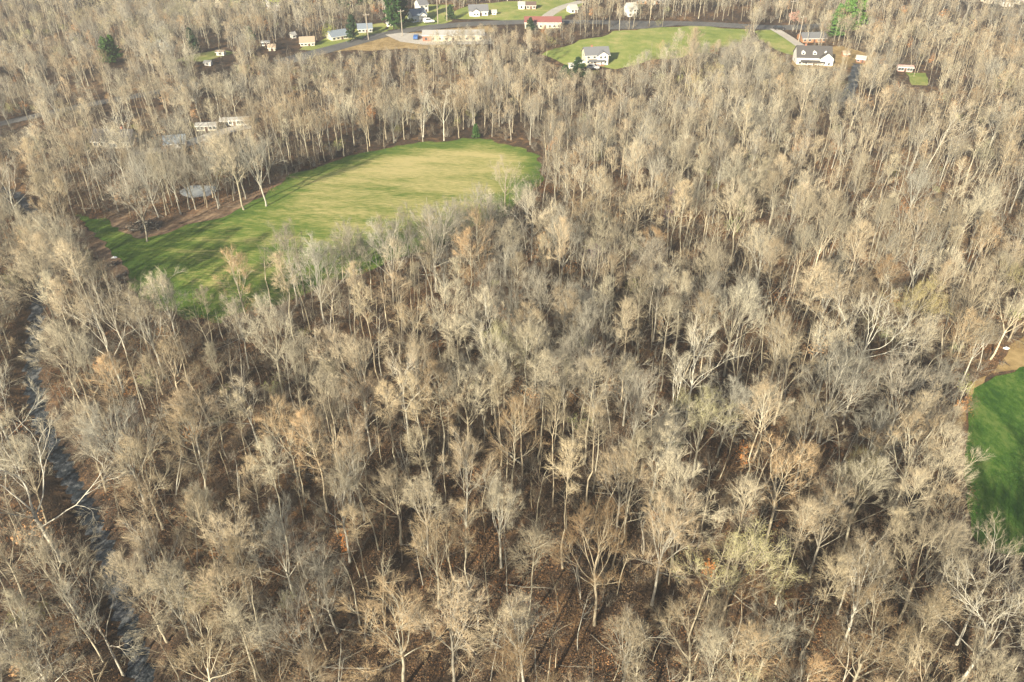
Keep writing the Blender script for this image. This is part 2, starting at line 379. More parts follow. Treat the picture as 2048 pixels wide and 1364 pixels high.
patch('parking_lot', [G(*p) for p in [(770, 70), (800, 66), (838, 68), (980, 66), (985, 88), (850, 90), (800, 84)]], 'concrete', 0.14, 8, 0.2, 'pale parking lot around the brick building', seed=15, edge=6)
patch('parking_lot', [G(*p) for p in [(1215, 50), (1345, 42), (1352, 52), (1290, 58), (1218, 60)]], 'asphalt', 0.14, 8, 0.2, 'dark parking lot beyond the meadow trees', seed=16, edge=6)
ribbon('lane', [G(-60, 262), G(0, 246), G(60, 236), G(160, 213), G(290, 190), G(400, 168)], 4.0, 'asphalt', 0.10, 'grey lane through the wood', step=4)
ribbon('driveway', [G(500, 252), G(440, 262), G(370, 292), G(320, 302), G(270, 306)], 4.0, 'concrete', 0.10, 'curving gravel driveway at the house in the wood', step=3)

# ------------------------------------------------------------------ bare tree generator
def unit(v): return v/np.maximum(np.linalg.norm(v, axis=-1, keepdims=True), 1e-9)
def tubes(P, R, S, tip):
    N, K, _ = P.shape
    T = unit(np.gradient(P, axis=1))
    a = np.where(np.abs(T[:, :1, 2:3]) < .9, np.array([[[0, 0, 1.]]]), np.array([[[1., 0, 0]]]))
    U = unit(np.cross(T, np.broadcast_to(a, T.shape))); V = np.cross(T, U)
    th = np.arange(S)*2*math.pi/S
    ring = P[:, :, None]+R[:, :, None, None]*(np.cos(th)[None, None, :, None]*U[:, :, None]+np.sin(th)[None, None, :, None]*V[:, :, None])
    K2 = K-1 if tip else K
    vs = ring[:, :K2].reshape(N, -1, 3)
    if tip: vs = np.concatenate([vs, P[:, -1:]], 1)
    st = vs.shape[1]; s = np.arange(S); s2 = (s+1) % S
    q = [np.stack([k*S+s, k*S+s2, (k+1)*S+s2, (k+1)*S+s], -1) for k in range(K2-1)]
    q = np.concatenate(q) if q else np.zeros((0, 4), int)
    t = np.stack([(K2-1)*S+s, (K2-1)*S+s2, np.full(S, st-1)], -1) if tip else np.zeros((0, 3), int)
    o = (np.arange(N)*st)[:, None, None]
    return vs.reshape(-1, 3), (q[None]+o).reshape(-1, 4), (t[None]+o).reshape(-1, 3)

def grow(rng, P, R, pi, t, ang, L, K, up, wig, rs, rmin, end=0.35, rmax=1.0, bias=None):
    N = len(pi); f = t*(P.shape[1]-1); i = np.clip(f.astype(int), 0, P.shape[1]-2); w_ = (f-i)[:, None]
    a, b_ = P[pi, i], P[pi, i+1]; pos = a*(1-w_)+b_*w_; tan = unit(b_-a)
    rad = R[pi, i]*(1-w_[:, 0])+R[pi, i+1]*w_[:, 0]
    v = rng.normal(size=(N, 3))
    if bias is not None: v = v+bias
    v = unit(v-tan*(v*tan).sum(1, keepdims=True))
    d = tan*np.cos(ang)[:, None]+v*np.sin(ang)[:, None]
    out = np.zeros((N, K, 3)); out[:, 0] = pos
    for k in range(1, K):
        pos = pos+d*(L/(K-1))[:, None]; out[:, k] = pos
        d = unit(d+np.array([0, 0, up])+rng.normal(size=(N, 3))*wig)
    r0 = np.clip(rad*rs, rmin, rmax)
    return out, r0[:, None]*np.linspace(1, end, K)[None]

def kids(rng, N, per, lo, hi):
    pi = np.repeat(np.arange(N), per)
    t = lo+(hi-lo)*((np.tile(np.arange(per), N)+rng.uniform(0, 1, N*per))/per)
    return pi, t

def leaf_faces(rng, tips, size):
    N = len(tips); a = unit(rng.normal(size=(N, 3))); b_ = unit(np.cross(a, rng.normal(size=(N, 3))))
    s = size*rng.uniform(.6, 1.3, (N, 1))
    v = np.stack([tips-a*s, tips+b_*s*.6, tips+a*s, tips-b_*s*.6], 1)
    return v.reshape(-1, 3), np.arange(N*4).reshape(N, 4), None

FORMS = {
    # excurrent: straight stem to the top.   decurrent: stem forks into ascending limbs
    'poplar':  dict(kind='ex', H=20.5, b=.60, Rc=2.6, n1=22, ang=(60, 28), up=.10, wig=.10, bark='bark_tan', twig='twig_pink', r=.165),
    'cone':    dict(kind='ex', H=18.5, b=.42, Rc=3.2, n1=24, ang=(64, 34), up=.12, wig=.10, bark='bark_tan', twig='twig_russet', r=.16),
    'slim':    dict(kind='ex', H=21.0, b=.63, Rc=2.1, n1=18, ang=(52, 26), up=.10, wig=.12, bark='bark_tan', twig='twig_tan', r=.145),
    'dome':    dict(kind='de', H=18.5, b=.52, forks=10, fa=(6, 46), Lf=.46, up=.04, wig=.06, bark='bark_tan', twig='twig_cream', r=.21),
    'fan':     dict(kind='de', H=18.0, b=.42, forks=11, fa=(5, 38), Lf=.55, up=.02, wig=.05, bark='bark_grey', twig='twig_grey', r=.21),
    'sycamore': dict(kind='de', H=20.0, b=.46, forks=6, fa=(12, 54), Lf=.54, up=.07, wig=.13, bark='bark_white', twig='twig_cream', r=.20, fr=.50),
    'oak':     dict(kind='de', H=18.0, b=.55, forks=9, fa=(8, 50), Lf=.43, up=.05, wig=.10, bark='bark_tan', twig='twig_russet', r=.20),
    'budding': dict(kind='de', H=18.5, b=.52, forks=9, fa=(8, 42), Lf=.46, up=.05, wig=.08, bark='bark_tan', twig='twig_olive', r=.19, leaf='leaf_green'),
    'maple':   dict(kind='de', H=18.0, b=.55, forks=10, fa=(5, 40), Lf=.43, up=.04, wig=.06, bark='bark_grey', twig='twig_pink', r=.19),
}

def gen_tree(form, seed, detail=1.0, thick=1.0):
    F = FORMS[form]; rng = np.random.default_rng(seed); H = F['H']; D = detail
    L = {}
    def jit(n_, a): return rng.uniform(1-a, 1+a, n_)
    if F['kind'] == 'ex':
        K = 12; zz = np.linspace(0, H, K); wob = np.cumsum(rng.normal(size=(K, 2))*.16, 0); wob -= wob[0]
        P0 = np.column_stack([wob, zz])[None]; R0 = (F['r']*(1-np.linspace(0, 1, K)**.9*.93))[None]; R0[0, 0] *= 1.35
        n1 = F['n1']; t = F['b']+(0.985-F['b'])*(np.arange(n1)+rng.uniform(0, 1, n1))/n1
        u = (t-F['b'])/(1-F['b'])
        env = np.clip(np.sin(np.pi*np.clip(u, 0, 1)**.75*.88+.28), .12, 1)
        ang = np.radians(F['ang'][0]+(F['ang'][1]-F['ang'][0])*u+rng.normal(size=n1)*7)
        P1, R1 = grow(rng, P0, R0, np.zeros(n1, int), t, ang, F['Rc']*env*jit(n1, .28)*1.25, 8, F['up'], F['wig']*.8, .52, .032)
        nlow = 5
        tl = rng.uniform(.15, F['b'], nlow)
        Pd, Rd = grow(rng, P0, R0, np.zeros(nlow, int), tl, np.radians(rng.uniform(50, 95, nlow)), rng.uniform(.5, 2.0, nlow), 5, .05, .2, .14, .012)
        limbs = [(P1, R1)]; extra = [(Pd, Rd)]
        pi, t = kids(rng, n1, int(7*D+.5), .25, .98)
        ln = np.linalg.norm(P1[:, -1]-P1[:, 0], axis=1)[pi]
        P2, R2 = grow(rng, P1, R1, pi, t, np.radians(rng.uniform(24, 48, len(pi))), (.62*ln*(1.05-t*.6)+.3)*jit(len(pi), .3), 5, .09, .08, .62, .017)
    else:
        Ht = H*F['b']; K = 7; zz = np.linspace(0, Ht, K); wob = np.cumsum(rng.normal(size=(K, 2))*.10, 0); wob -= wob[0]
        P0 = np.column_stack([wob, zz])[None]; R0 = (F['r']*np.linspace(1, .74, K))[None]; R0[0, 0] *= 1.35
        nf = F['forks']; t = np.sort(rng.uniform(.66, 1.0, nf)); t[-1] = 1.0; t[-2] = .99
        ang = np.radians(np.linspace(F['fa'][1], F['fa'][0], nf)+rng.normal(size=nf)*4)
        az = np.arange(nf)*2.4+rng.uniform(0, 6)
        bias = np.column_stack([np.cos(az), np.sin(az), 0*az])*6
        Pf, Rf = grow(rng, P0, R0, np.zeros(nf, int), t, ang, H*F['Lf']*jit(nf, .14)*np.cos(ang*.45), 10, F['up'], F['wig'], F.get('fr', .47), .04, .16, bias=bias)
        pi, t = kids(rng, nf, 5, .34, .97)
        lf = np.linalg.norm(Pf[:, -1]-Pf[:, 0], axis=1)[pi]
        P1, R1 = grow(rng, Pf, Rf, pi, t, np.radians(rng.uniform(18, 42, len(pi))), (.46*lf*(1.1-t*.75)+.4)*jit(len(pi), .25), 7, F['up']*.8, F['wig']*1.1, .6, .032)
        limbs = [(Pf, Rf), (P1, R1)]; extra = []
        pi, t = kids(rng, len(P1), int(6*D+.5), .30, 1.0)
        ln = np.linalg.norm(P1[:, -1]-P1[:, 0], axis=1)[pi]
        P2, R2 = grow(rng, P1, R1, pi, t, np.radians(rng.uniform(20, 44, len(pi))), (.56*ln*(1.05-t*.6)+.35)*jit(len(pi), .3), 5, .07, F['wig']*1.1, .62, .017)
    pi, t = kids(rng, len(P2), int(6*D+.5), .35, 1.0)
    ln = np.linalg.norm(P2[:, -1]-P2[:, 0], axis=1)[pi]
    P3, R3 = grow(rng, P2, R2, pi, t, np.radians(rng.uniform(14, 38, len(pi))), (.46*ln*(1.1-t*.5)+.32)*jit(len(pi), .3), 3, .06, .07, .66, .0115*thick)
    pi, t = kids(rng, len(P3), max(1, int(2.6*D+.5)), .4, 1.0)
    P4, R4 = grow(rng, P3, R3, pi, t, np.radians(rng.uniform(15, 42, len(pi))), rng.uniform(.3, .8, len(pi)), 2, .05, .1, .8, .0085*thick)
    tr = [(*tubes(P0, R0, 8, False), F['bark'], True)]
    for k, (p, r) in enumerate(limbs): tr.append((*tubes(p, r, 6 if k == 0 else 5, True), F['bark'], True))
    cr = [(*tubes(P2, R2*thick, 4, True), F['bark'], True), (*tubes(P3, R3, 3, True), F['twig'], True), (*tubes(P4, R4, 3, True), F['twig'], True)]
    for p, r in extra: cr.append((*tubes(p, r, 3, True), F['bark'], True))
    if F.get('leaf'):
        tips = P4[rng.uniform(size=len(P4)) < .6][:, -1]
        cr.append((*leaf_faces(rng, tips+rng.normal(size=tips.shape)*.08, .055), F['leaf'], False))
    f = H/max(c[0][:, 2].max() for c in tr+cr)
    return [(c[0]*f, *c[1:]) for c in tr], [(c[0]*f, *c[1:]) for c in cr]

def gen_brush(seed, h, stems, spread, barkm, twigm, n2=7, n3=5, leaf=None, leaf_size=.1, leaf_share=.5):
    """many stemmed shrub or, with one stem, a sapling pole"""
    rng = np.random.default_rng(seed)
    K = 7; P0 = np.zeros((stems, K, 3)); d = unit(np.column_stack([rng.normal(size=(stems, 2))*spread, np.ones(stems)]))
    hh = h*rng.uniform(.6, 1.0, stems); hh[0] = h
    pos = np.column_stack([rng.normal(size=(stems, 2))*spread*.5*(stems > 1), np.zeros(stems)]); P0[:, 0] = pos
    for k in range(1, K):
        pos = pos+d*(hh/(K-1))[:, None]; P0[:, k] = pos; d = unit(d+np.array([0, 0, .06])+rng.normal(size=(stems, 3))*.09)
    R0 = (.0068*hh+.012)[:, None]*np.linspace(1, .2, K)[None]
    pi, t = kids(rng, stems, n2 if stems > 1 else n2*2, .3 if h < 7 else .55, .98)
    P1, R1 = grow(rng, P0, R0, pi, t, np.radians(rng.uniform(25, 60, len(pi))), hh[pi]*(.42-.28*t)*rng.uniform(.6, 1.3, len(pi)), 5, .06, .13, .6, .009)
    pi, t = kids(rng, len(P1), n3, .15, 1.0)
    ln = np.linalg.norm(P1[:, -1]-P1[:, 0], axis=1)[pi]
    P2, R2 = grow(rng, P1, R1, pi, t, np.radians(rng.uniform(25, 60, len(pi))), (.5*ln+.15)*rng.uniform(.6, 1.3, len(pi)), 3, .05, .14, .7, .0075)
    pi, t = kids(rng, len(P2), 3, .2, 1.0)
    P3, R3 = grow(rng, P2, R2, pi, t, np.radians(rng.uniform(25, 60, len(pi))), rng.uniform(.2, .5, len(pi)), 2, .03, .1, .8, .0065)
    tr = [(*tubes(P0, R0, 5, True), barkm, True)]
    cr = [(*tubes(P1, R1, 3, True), barkm, True), (*tubes(P2, R2, 3, True), twigm, True), (*tubes(P3, R3, 3, True), twigm, True)]
    if leaf:
        tips = P3[rng.uniform(size=len(P3)) < leaf_share][:, -1]
        cr.append((*leaf_faces(rng, tips, leaf_size), leaf, False))
    return tr, cr

def gen_conifer(seed, h, rad, mat):
    rng = np.random.default_rng(seed)
    P0 = np.column_stack([np.zeros((8, 2)), np.linspace(0, h, 8)])[None]; R0 = (.016*h*np.linspace(1, .1, 8))[None]
    n1 = 90; t = .10+.88*(np.arange(n1)+rng.uniform(0, 1, n1))/n1
    P1, R1 = grow(rng, P0, R0, np.zeros(n1, int), t, np.radians(rng.uniform(70, 98, n1)), rad*(1.02-t)**.75*rng.uniform(.7, 1.2, n1)+.15, 5, .05, .07, .3, .012)
    pi, t = kids(rng, n1, 34, .15, 1.0)
    f = t*4; i = np.clip(f.astype(int), 0, 3); w_ = (f-i)[:, None]
    c = P1[pi, i]*(1-w_)+P1[pi, i+1]*w_+rng.normal(size=(len(pi), 3))*np.array([.16, .16, .12])*h/9
    return [(*tubes(P0, R0, 6, True), 'bark_dark', True), (*tubes(P1, R1, 3, True), 'bark_dark', True)], [(*leaf_faces(rng, c, .026*h+.07), mat, False)]

PROTO = {}     # form -> list of (trunk mesh, crown mesh)
for fi, (fm, F) in enumerate(FORMS.items()):
    PROTO[fm] = []
    for k in range(3):
        tr, cr = gen_tree(fm, 100*fi+k+1)
        PROTO[fm].append((mesh_from('trunk', tr), mesh_from('crown', cr)))
for nm, a in {'pole': dict(h=11, stems=1, spread=.05, barkm='bark_tan', twigm='twig_tan', n2=5, n3=3),
              'pole_pale': dict(h=13, stems=1, spread=.04, barkm='bark_tan', twigm='twig_brown', n2=4, n3=3),
              'pole_grey': dict(h=9, stems=2, spread=.12, barkm='bark_grey', twigm='twig_grey', n2=6, n3=4)}.items():
    PROTO[nm] = []
    for k in range(2):
        tr, cr = gen_brush(500+k+len(nm)*7, **a); PROTO[nm].append((mesh_from('trunk', tr), mesh_from('crown', cr)))

# prototypes for the countless rest: lighter, trunk and crown in one mesh, never linked into the scene themselves
far_col = bpy.data.collections.new('woodland_sources'); FAR = []
def far_proto(me, fam):
    o = bpy.data.objects.new('source_%03d' % len(FAR), me); far_col.objects.link(o); FAR.append(fam)
for fi, fm in enumerate(FORMS):
    for k in range(2):
        tr, cr = gen_tree(fm, 1000+100*fi+k, .66, 1.3); far_proto(mesh_from('tree', tr+cr), fm)
for k in range(3):
    tr, cr = gen_brush(700+k, 11+k, 1, .05, ['bark_tan', 'bark_tan', 'bark_grey'][k], ['twig_brown', 'twig_tan', 'twig_brown'][k], 5, 3); far_proto(mesh_from('pole', tr+cr), 'pole')
for k, (bm_, tm_) in enumerate([('bark_dark', 'twig_brown'), ('bark_grey', 'twig_brown'), ('bark_dark', 'twig_brown'), ('bark_dark', 'twig_russet'), ('bark_grey', 'twig_brown')]):
    tr, cr = gen_brush(720+k, 2.6+.45*k, 7, .35, bm_, tm_, 5, 4); far_proto(mesh_from('brush', tr+cr), 'brush')
tr, cr = gen_brush(740, 5.0, 3, .2, 'bark_grey', 'twig_tan', 8, 5, 'leaf_orange', .13, .8); far_proto(mesh_from('beech', tr+cr), 'beech')
tr, cr = gen_brush(741, 3.5, 7, .35, 'bark_grey', 'twig_olive', 7, 5, 'leaf_spring', .07, .4); far_proto(mesh_from('green_brush', tr+cr), 'greenbrush')

for k in range(3):       # drifts of fallen leaves and dropped branches
    rg = np.random.default_rng(760+k); c = np.column_stack([rg.normal(size=(170, 2))*.9, rg.uniform(.04, .16, 170)])
    far_proto(mesh_from('leaves', [(*leaf_faces(rg, c, .06), ['leaf_tan', 'leaf_rust', 'leaf_brown'][k], False)]), 'leaves')
tr, cr = gen_brush(770, 6.0, 1, .05, 'bark_dark', 'twig_brown', 5, 3); far_proto(mesh_from('dropped', tr+cr), 'dropped')
tr, cr = gen_brush(771, 5.0, 1, .05, 'bark_grey', 'twig_tan', 4, 3); far_proto(mesh_from('dropped', tr+cr), 'dropped')

# ------------------------------------------------------------------ placing the trees
KEEP_PX = [   # parts of the photograph that nearer crowns leave open
    [(165, 1000), (185, 1000), (290, 1370), (245, 1370)], [(245, 435), (330, 435), (330, 466), (245, 466)], [(45, 650), (75, 650), (92, 845), (60, 845)],
    [(210, 98), (242, 98), (242, 124), (210, 124)],
    [(150, 428), (330, 455), (430, 425), (520, 392), (560, 358), (650, 327), (750, 300), (860, 283), (960, 278), (1040, 292), (1078, 316), (1068, 345), (1000, 362), (900, 385), (800, 400), (700, 410), (620, 440), (540, 480), (440, 515), (350, 545), (240, 548), (200, 500)],
    [(2100, 735), (1990, 752), (1950, 778), (1937, 830), (1942, 900), (1970, 970), (1998, 1060), (2100, 1045)],
    [(1955, 745), (2048, 660), (2048, 740), (1985, 752)],
    MEADOW_PX[:5]+[(1330, 72), (1270, 92), (1235, 132), (1140, 134)], [(1390, 56), (1490, 60), (1480, 74), (1400, 76)],
    [(1508, 56), (1552, 54), (1606, 88), (1675, 96), (1680, 120), (1590, 122), (1590, 108), (1560, 92)],
    [(905, 42), (905, 20), (960, 4), (1160, -10), (1140, 40), (1100, 42), (1050, 50), (1000, 44)],
    [(655, 100), (700, 55), (770, 35), (800, 10), (905, 8), (905, 50), (850, 58), (856, 62), (856, 80), (840, 88), (760, 90)],
    [(1702, 128), (1718, 128), (1704, 190), (1692, 190)], [(1796, 132), (1858, 138), (1852, 172), (1812, 160)],
    [(515, 82), (560, 80), (650, 75), (650, 95), (520, 104)], [(395, 100), (470, 96), (465, 116), (395, 138)], [(-20, 234), (60, 230), (60, 244), (-20, 254)],
    [(570, 66), (605, 64), (605, 80), (572, 80)], [(1040, 6), (1090, 4), (1090, 36), (1040, 36)],
]
def keep_ok(x, y, h):
    """largest part of height h at each (x, y) that leaves the open outlines free, 0 when none"""
    x, y, h = (np.asarray(v, float) for v in (x, y, h))
    z0 = height(x, y); best = np.zeros(x.shape); bx, by, dep = to_px(x, y, z0)
    for sc_ in (.42, .6, .8, 1.0):
        half = FPX/dep*2.4*sc_*h/19
        tx, ty, _ = to_px(x, y, z0+h*sc_)
        bad = np.zeros(x.shape, bool)
        for a in np.linspace(.3, 1.0, 8):
            for s in (-1, 0, 1):
                qx, qy = bx+(tx-bx)*a+s*half, by+(ty-by)*a
                for poly in KEEP_PX: bad |= poly_in(qx, qy, poly)
        best = np.where(bad, best, sc_)
    return best

BLOCK = []      # ground outlines without trees
for pl in (FIELD, LAWN, MARGIN, MEADOW): BLOCK.append(pl)
for pxs in ([(1508, 62), (1548, 58), (1605, 92), (1602, 112), (1570, 108), (1530, 85)], [(908, 38), (905, 22), (955, 8), (1040, 2), (1100, -14), (1180, -16), (1165, 12), (1130, 38), (1010, 41)],
            [(770, 60), (800, 30), (860, 8), (905, 10), (905, 42), (850, 54)], [(640, 104), (700, 92), (770, 73), (850, 62), (980, 52), (990, 60), (960, 92), (860, 96), (760, 100)],
            [(600, 100), (640, 80), (690, 60), (775, 45), (770, 62), (700, 84), (640, 102)], [(335, 124), (380, 110), (450, 98), (478, 106), (400, 124)],
            [(358, 383), (380, 372), (408, 368), (433, 374), (437, 384), (418, 394), (388, 397), (364, 392)],
            [(1590, 95), (1680, 95), (1735, 110), (1735, 128), (1590, 132)], [(180, 262), (270, 262), (270, 300), (180, 300)], [(320, 270), (375, 270), (375, 302), (320, 302)], [(385, 246), (500, 240), (500, 264), (385, 270)],
            [(1790, 132), (1830, 136), (1830, 148), (1790, 144)], [(215, 445), (330, 448), (420, 424), (505, 392), (560, 358), (500, 405), (380, 452), (270, 474)], [(150, 440), (215, 500), (258, 560), (222, 552), (150, 490)]):
    BLOCK.append([G(*p) for p in pxs])
LINES = [(BROOK, 2.6), (CREEK, 3.0), (ROAD, 6), ([G(0, 246), G(60, 236), G(160, 213), G(290, 190)], 3.5), ([G(440, 262), G(370, 292), G(320, 302)], 3), ([G(1548, 58), G(1612, 100)], 4)]
def free(x, y):
    x = np.atleast_1d(x); y = np.atleast_1d(y); ok = np.ones(x.shape, bool)
    for pl in BLOCK: ok &= ~poly_in(x, y, pl)
    for ln, d in LINES: ok &= seg_dist(x, y, ln) > d
    return ok

TREES = []   # x, y, form, scale, lean (ax, ay), landmark phrase
def mark(px, py, form, h, lean=None, note=None):
    x, y = G(px, py, h)
    TREES.append([x, y, form, h/FORMS[form]['H'], lean, note])
for a in [(525, 590, 'dome', 19, None, 'the big round crowned tree'), (705, 655, 'dome', 19), (722, 745, 'maple', 15), (800, 690, 'sycamore', 18), (985, 578, 'sycamore', 18.5, None, 'the white tree above a hollow'),
          (930, 720, 'dome', 17), (1055, 640, 'slim', 20), (1085, 690, 'poplar', 21), (1000, 720, 'slim', 19), (860, 400, 'fan', 20, None, 'the widest grey fan tree'), (960, 420, 'cone', 18), (1020, 440, 'poplar', 18),
          (1065, 362, 'sycamore', 18), (1420, 460, 'dome', 19), (1490, 533, 'dome', 19.5, None, 'the yellow tinted round tree'), (1410, 610, 'sycamore', 20), (1350, 572, 'poplar', 19), (1330, 490, 'maple', 18.5),
          (1215, 548, 'slim', 19), (1150, 560, 'maple', 18), (1780, 555, 'sycamore', 19.5), (1690, 488, 'maple', 19), (1640, 490, 'poplar', 20), (1745, 660, 'fan', 16, None, 'the low broad grey fan tree'),
          (1862, 518, 'budding', 18), (1840, 690, 'fan', 16), (1655, 750, 'maple', 19), (1590, 862, 'oak', 19), (1760, 900, 'dome', 18), (1935, 850, 'dome', 18.5), (1872, 800, 'oak', 19),
          (1212, 1008, 'oak', 20, None, 'the russet domed tree'), (1385, 890, 'dome', 20), (1490, 1038, 'budding', 20, None, 'the tree with yellow green buds'), (1270, 850, 'slim', 20), (1190, 790, 'poplar', 19), (1060, 1040, 'poplar', 18), (862, 1030, 'oak', 16),
          (545, 1010, 'fan', 16, None, 'the short cream fan tree'), (372, 985, 'cone', 17), (352, 815, 'cone', 19), (212, 800, 'fan', 18), (0, 868, 'sycamore', 21, None, 'the sprawling white limbed tree'), (150, 1150, 'sycamore', 16),
          (440, 1130, 'poplar', 20), (470, 1190, 'poplar', 17), (362, 1235, 'oak', 17), (775, 1150, 'oak', 19), (890, 1140, 'maple', 19), (560, 782, 'oak', 18), (840, 930, 'maple', 16), (782, 920, 'dome', 15),
          (1020, 1290, 'oak', 18), (1260, 1210, 'maple', 17), (1790, 1205, 'oak', 19), (1680, 1092, 'slim', 19), (1772, 1075, 'maple', 19), (1895, 1030, 'dome', 18), (2035, 1060, 'sycamore', 19),
          (1255, 860, 'maple', 19), (1330, 800, 'maple', 18), (1115, 780, 'slim', 20), (1550, 735, 'dome', 16), (1470, 730, 'fan', 16), (205, 700, 'cone', 19), (280, 690, 'poplar', 18), (268, 560, 'maple', 19, None, 'the orange tinted tree'),
          (310, 535, 'maple', 17), (462, 492, 'oak', 17, None, 'the pale tree in the field'), (565, 450, 'fan', 18), (620, 470, 'fan', 19), (700, 455, 'dome', 18), (770, 440, 'fan', 18), (905, 520, 'slim', 17), (650, 560, 'poplar', 18),
          (255, 350, 'fan', 17), (455, 265, 'dome', 20), (508, 285, 'fan', 17), (410, 300, 'fan', 16), (350, 300, 'fan', 16), (300, 310, 'dome', 16), (100, 430, 'dome', 19), (95, 545, 'slim', 18), (30, 410, 'dome', 18),
          (1010, 300, 'dome', 15), (950, 360, 'fan', 14), (1290, 190, 'sycamore', 18), (1500, 190, 'dome', 18), (1395, 40, 'poplar', 24), (1385, 46, 'dome', 22), (1690, 600, 'maple', 18), (1600, 640, 'oak', 18), (1540, 420, 'maple', 18), (1480, 300, 'slim', 20, (0, .3), 'the long tree leaning over the slope'),
          (1900, 190, 'sycamore', 20, (0, .2)), (1960, 340, 'dome', 19), (1000, 950, 'maple', 16), (930, 1000, 'cone', 15), (640, 1090, 'fan', 15), (580, 1180, 'fan', 15), (250, 850, 'oak', 18), (1420, 1180, 'oak', 17), (1560, 1200, 'dome', 16), (1620, 980, 'poplar', 19), (1690, 940, 'maple', 18)]:
    mark(*a)
for k, (px, py) in enumerate([(238, 425), (285, 430), (318, 436), (340, 428), (362, 430), (392, 420), (415, 416), (440, 412), (468, 402), (492, 398), (520, 380), (540, 368), (300, 405), (345, 412), (470, 385), (500, 372), (310, 385), (280, 395), (465, 360), (430, 352), (380, 350), (330, 358)]):
    fm = ('fan', 'slim', 'fan', 'poplar', 'maple', 'fan', 'dome')[k % 7]; x, y = G(px, py); TREES.append([x, y, fm, random.uniform(.72, .92), None, None])
rng = np.random.default_rng(11)
pts = np.array([(t[0], t[1]) for t in TREES])
def scatter(n_try, rad_fn, existing, ymin, ymax):
    """dart throwing on the ground inside the view's footprint and a margin round it"""
    cell = 3.0; grid = {}
    def put(x, y): grid.setdefault((int(x//cell), int(y//cell)), []).append((x, y))
    for x, y in existing: put(x, y)
    ys = np.sqrt(rng.uniform(ymin**2, ymax**2, n_try)); xs = rng.uniform(-1, 1, n_try)*(ys*.68+34)
    ok = free(xs, ys); out = []
    for x, y in zip(xs[ok], ys[ok]):
        r = rad_fn(x, y); c = int(math.ceil(r/cell)); i, j = int(x//cell), int(y//cell)
        if any((px_-x)**2+(py_-y)**2 < r*r for a in range(i-c, i+c+1) for b_ in range(j-c, j+c+1) for px_, py_ in grid.get((a, b_), ())): continue
        put(x, y); out.append((x, y))
    return out
WEIGHTS = dict(poplar=.20, cone=.09, slim=.15, dome=.16, fan=.12, sycamore=.03, oak=.10, budding=.01, maple=.15)
fam, wt = list(WEIGHTS), np.array(list(WEIGHTS.values())); wt = wt/wt.sum()
fill = scatter(80000, lambda x, y: (5.6 if y < 130 else 5.0 if y < 210 else 4.5)*(1+.22*math.sin(x/14+2*math.sin(y/23))), [tuple(p) for p in pts], 30, 560)
def stand(x, y):
    """kinds gather in stands"""
    q = wt*np.exp([1.1*math.sin(x/(19+3*i)+i*1.7+1.5*math.sin(y/(31+2*i)+i)) for i in range(len(fam))]); return q/q.sum()
fill_f = ['budding' if y > 250 and x < 0 and rng.uniform() < .14 else fam[rng.choice(len(fam), p=stand(x, y))] for x, y in fill]; fx, fy = np.array(fill).T; fill_s = rng.uniform(.72, 1.06, len(fill))*(1-.24*np.clip((fy-120)/150, 0, 1)*1.35)
fill_k = keep_ok(fx, fy, fill_s*np.array([FORMS[f]['H'] for f in fill_f]))
for (x, y), fm, s, k in zip(fill, fill_f, fill_s, fill_k):
    if k == 0: continue
    TREES.append([x, y, fm, s*k, None, None])
# those that show largest become things of their own, the rest one woodland
def size_px(t):
    px_, py_, d = to_px(t[0], t[1], 10*t[3])
    if d < 5 or px_ < -60 or px_ > 2108 or py_ > 1500: return 0
    return t[3]*FORMS[t[2]]['H']/d*(1.3 if t[5] else 1)
order = sorted(range(len(TREES)), key=lambda i: -size_px(TREES[i]))
near_set = [i for i in order[:300] if size_px(TREES[i]) > 0]; near_ids = set(near_set)

LOOK = {'poplar': ('poplar_tree', 'straight bare tree with narrow crown of pinkish twigs'), 'cone': ('conical_tree', 'bare cone shaped tree with russet twigs down the stem'),
        'slim': ('slender_tree', 'slender bare tree with long clear tan stem'), 'dome': ('round_crowned_tree', 'bare round crowned tree with cream twigs'),
        'fan': ('fan_tree', 'bare grey tree fanning out from low forks'), 'sycamore': ('sycamore_tree', 'bare tree with crooked white limbs'),
        'oak': ('oak_tree', 'bare spreading tree with russet twig tips'), 'budding': ('budding_tree', 'olive tree with yellow green buds'), 'maple': ('maple_tree', 'bare upright forked tree with pinkish twigs')}
fieldL = FIELD+[FIELD[0]]; lawnL = LAWN+[LAWN[0]]; pond_c = G(390, 384)
def where(x, y):
    d = [(float(seg_dist(np.array([x]), np.array([y]), CREEK)[0])*1.0, 'beside the creek', 9), (float(seg_dist(np.array([x]), np.array([y]), fieldL)[0]), 'at the edge of the mown field', 8),
         (float(seg_dist(np.array([x]), np.array([y]), lawnL)[0]), 'at the edge of the bright green lawn', 9), (math.hypot(x-pond_c[0], y-pond_c[1]), 'by the pond', 16)]
    d = [k for k in d if k[0] < k[2]]
    return min(d)[1] if d else None
LANDMARKS = [(t[0], t[1], t[5]) for t in TREES if t[5]]
SHORT = dict(poplar='narrow pinkish tree', cone='russet cone tree', slim='slender clear stemmed tree', dome='cream round tree', fan='grey fan tree', sycamore='white limbed tree', oak='russet spreading tree', budding='olive budding tree', maple='pinkish forked tree')
def size_word(s): return 'tall ' if s > .99 else ('short ' if s < .84 else '')
def place_of(x, y):
    wh = where(x, y)
    if wh: return wh
    nb = sorted((math.hypot(x-a, y-b_), c) for a, b_, c in LANDMARKS)[0]
    return 'close to '+nb[1] if nb[0] < 13 else 'some way off '+nb[1] if nb[0] < 24 else 'deep inside the wood'
LAB = {}
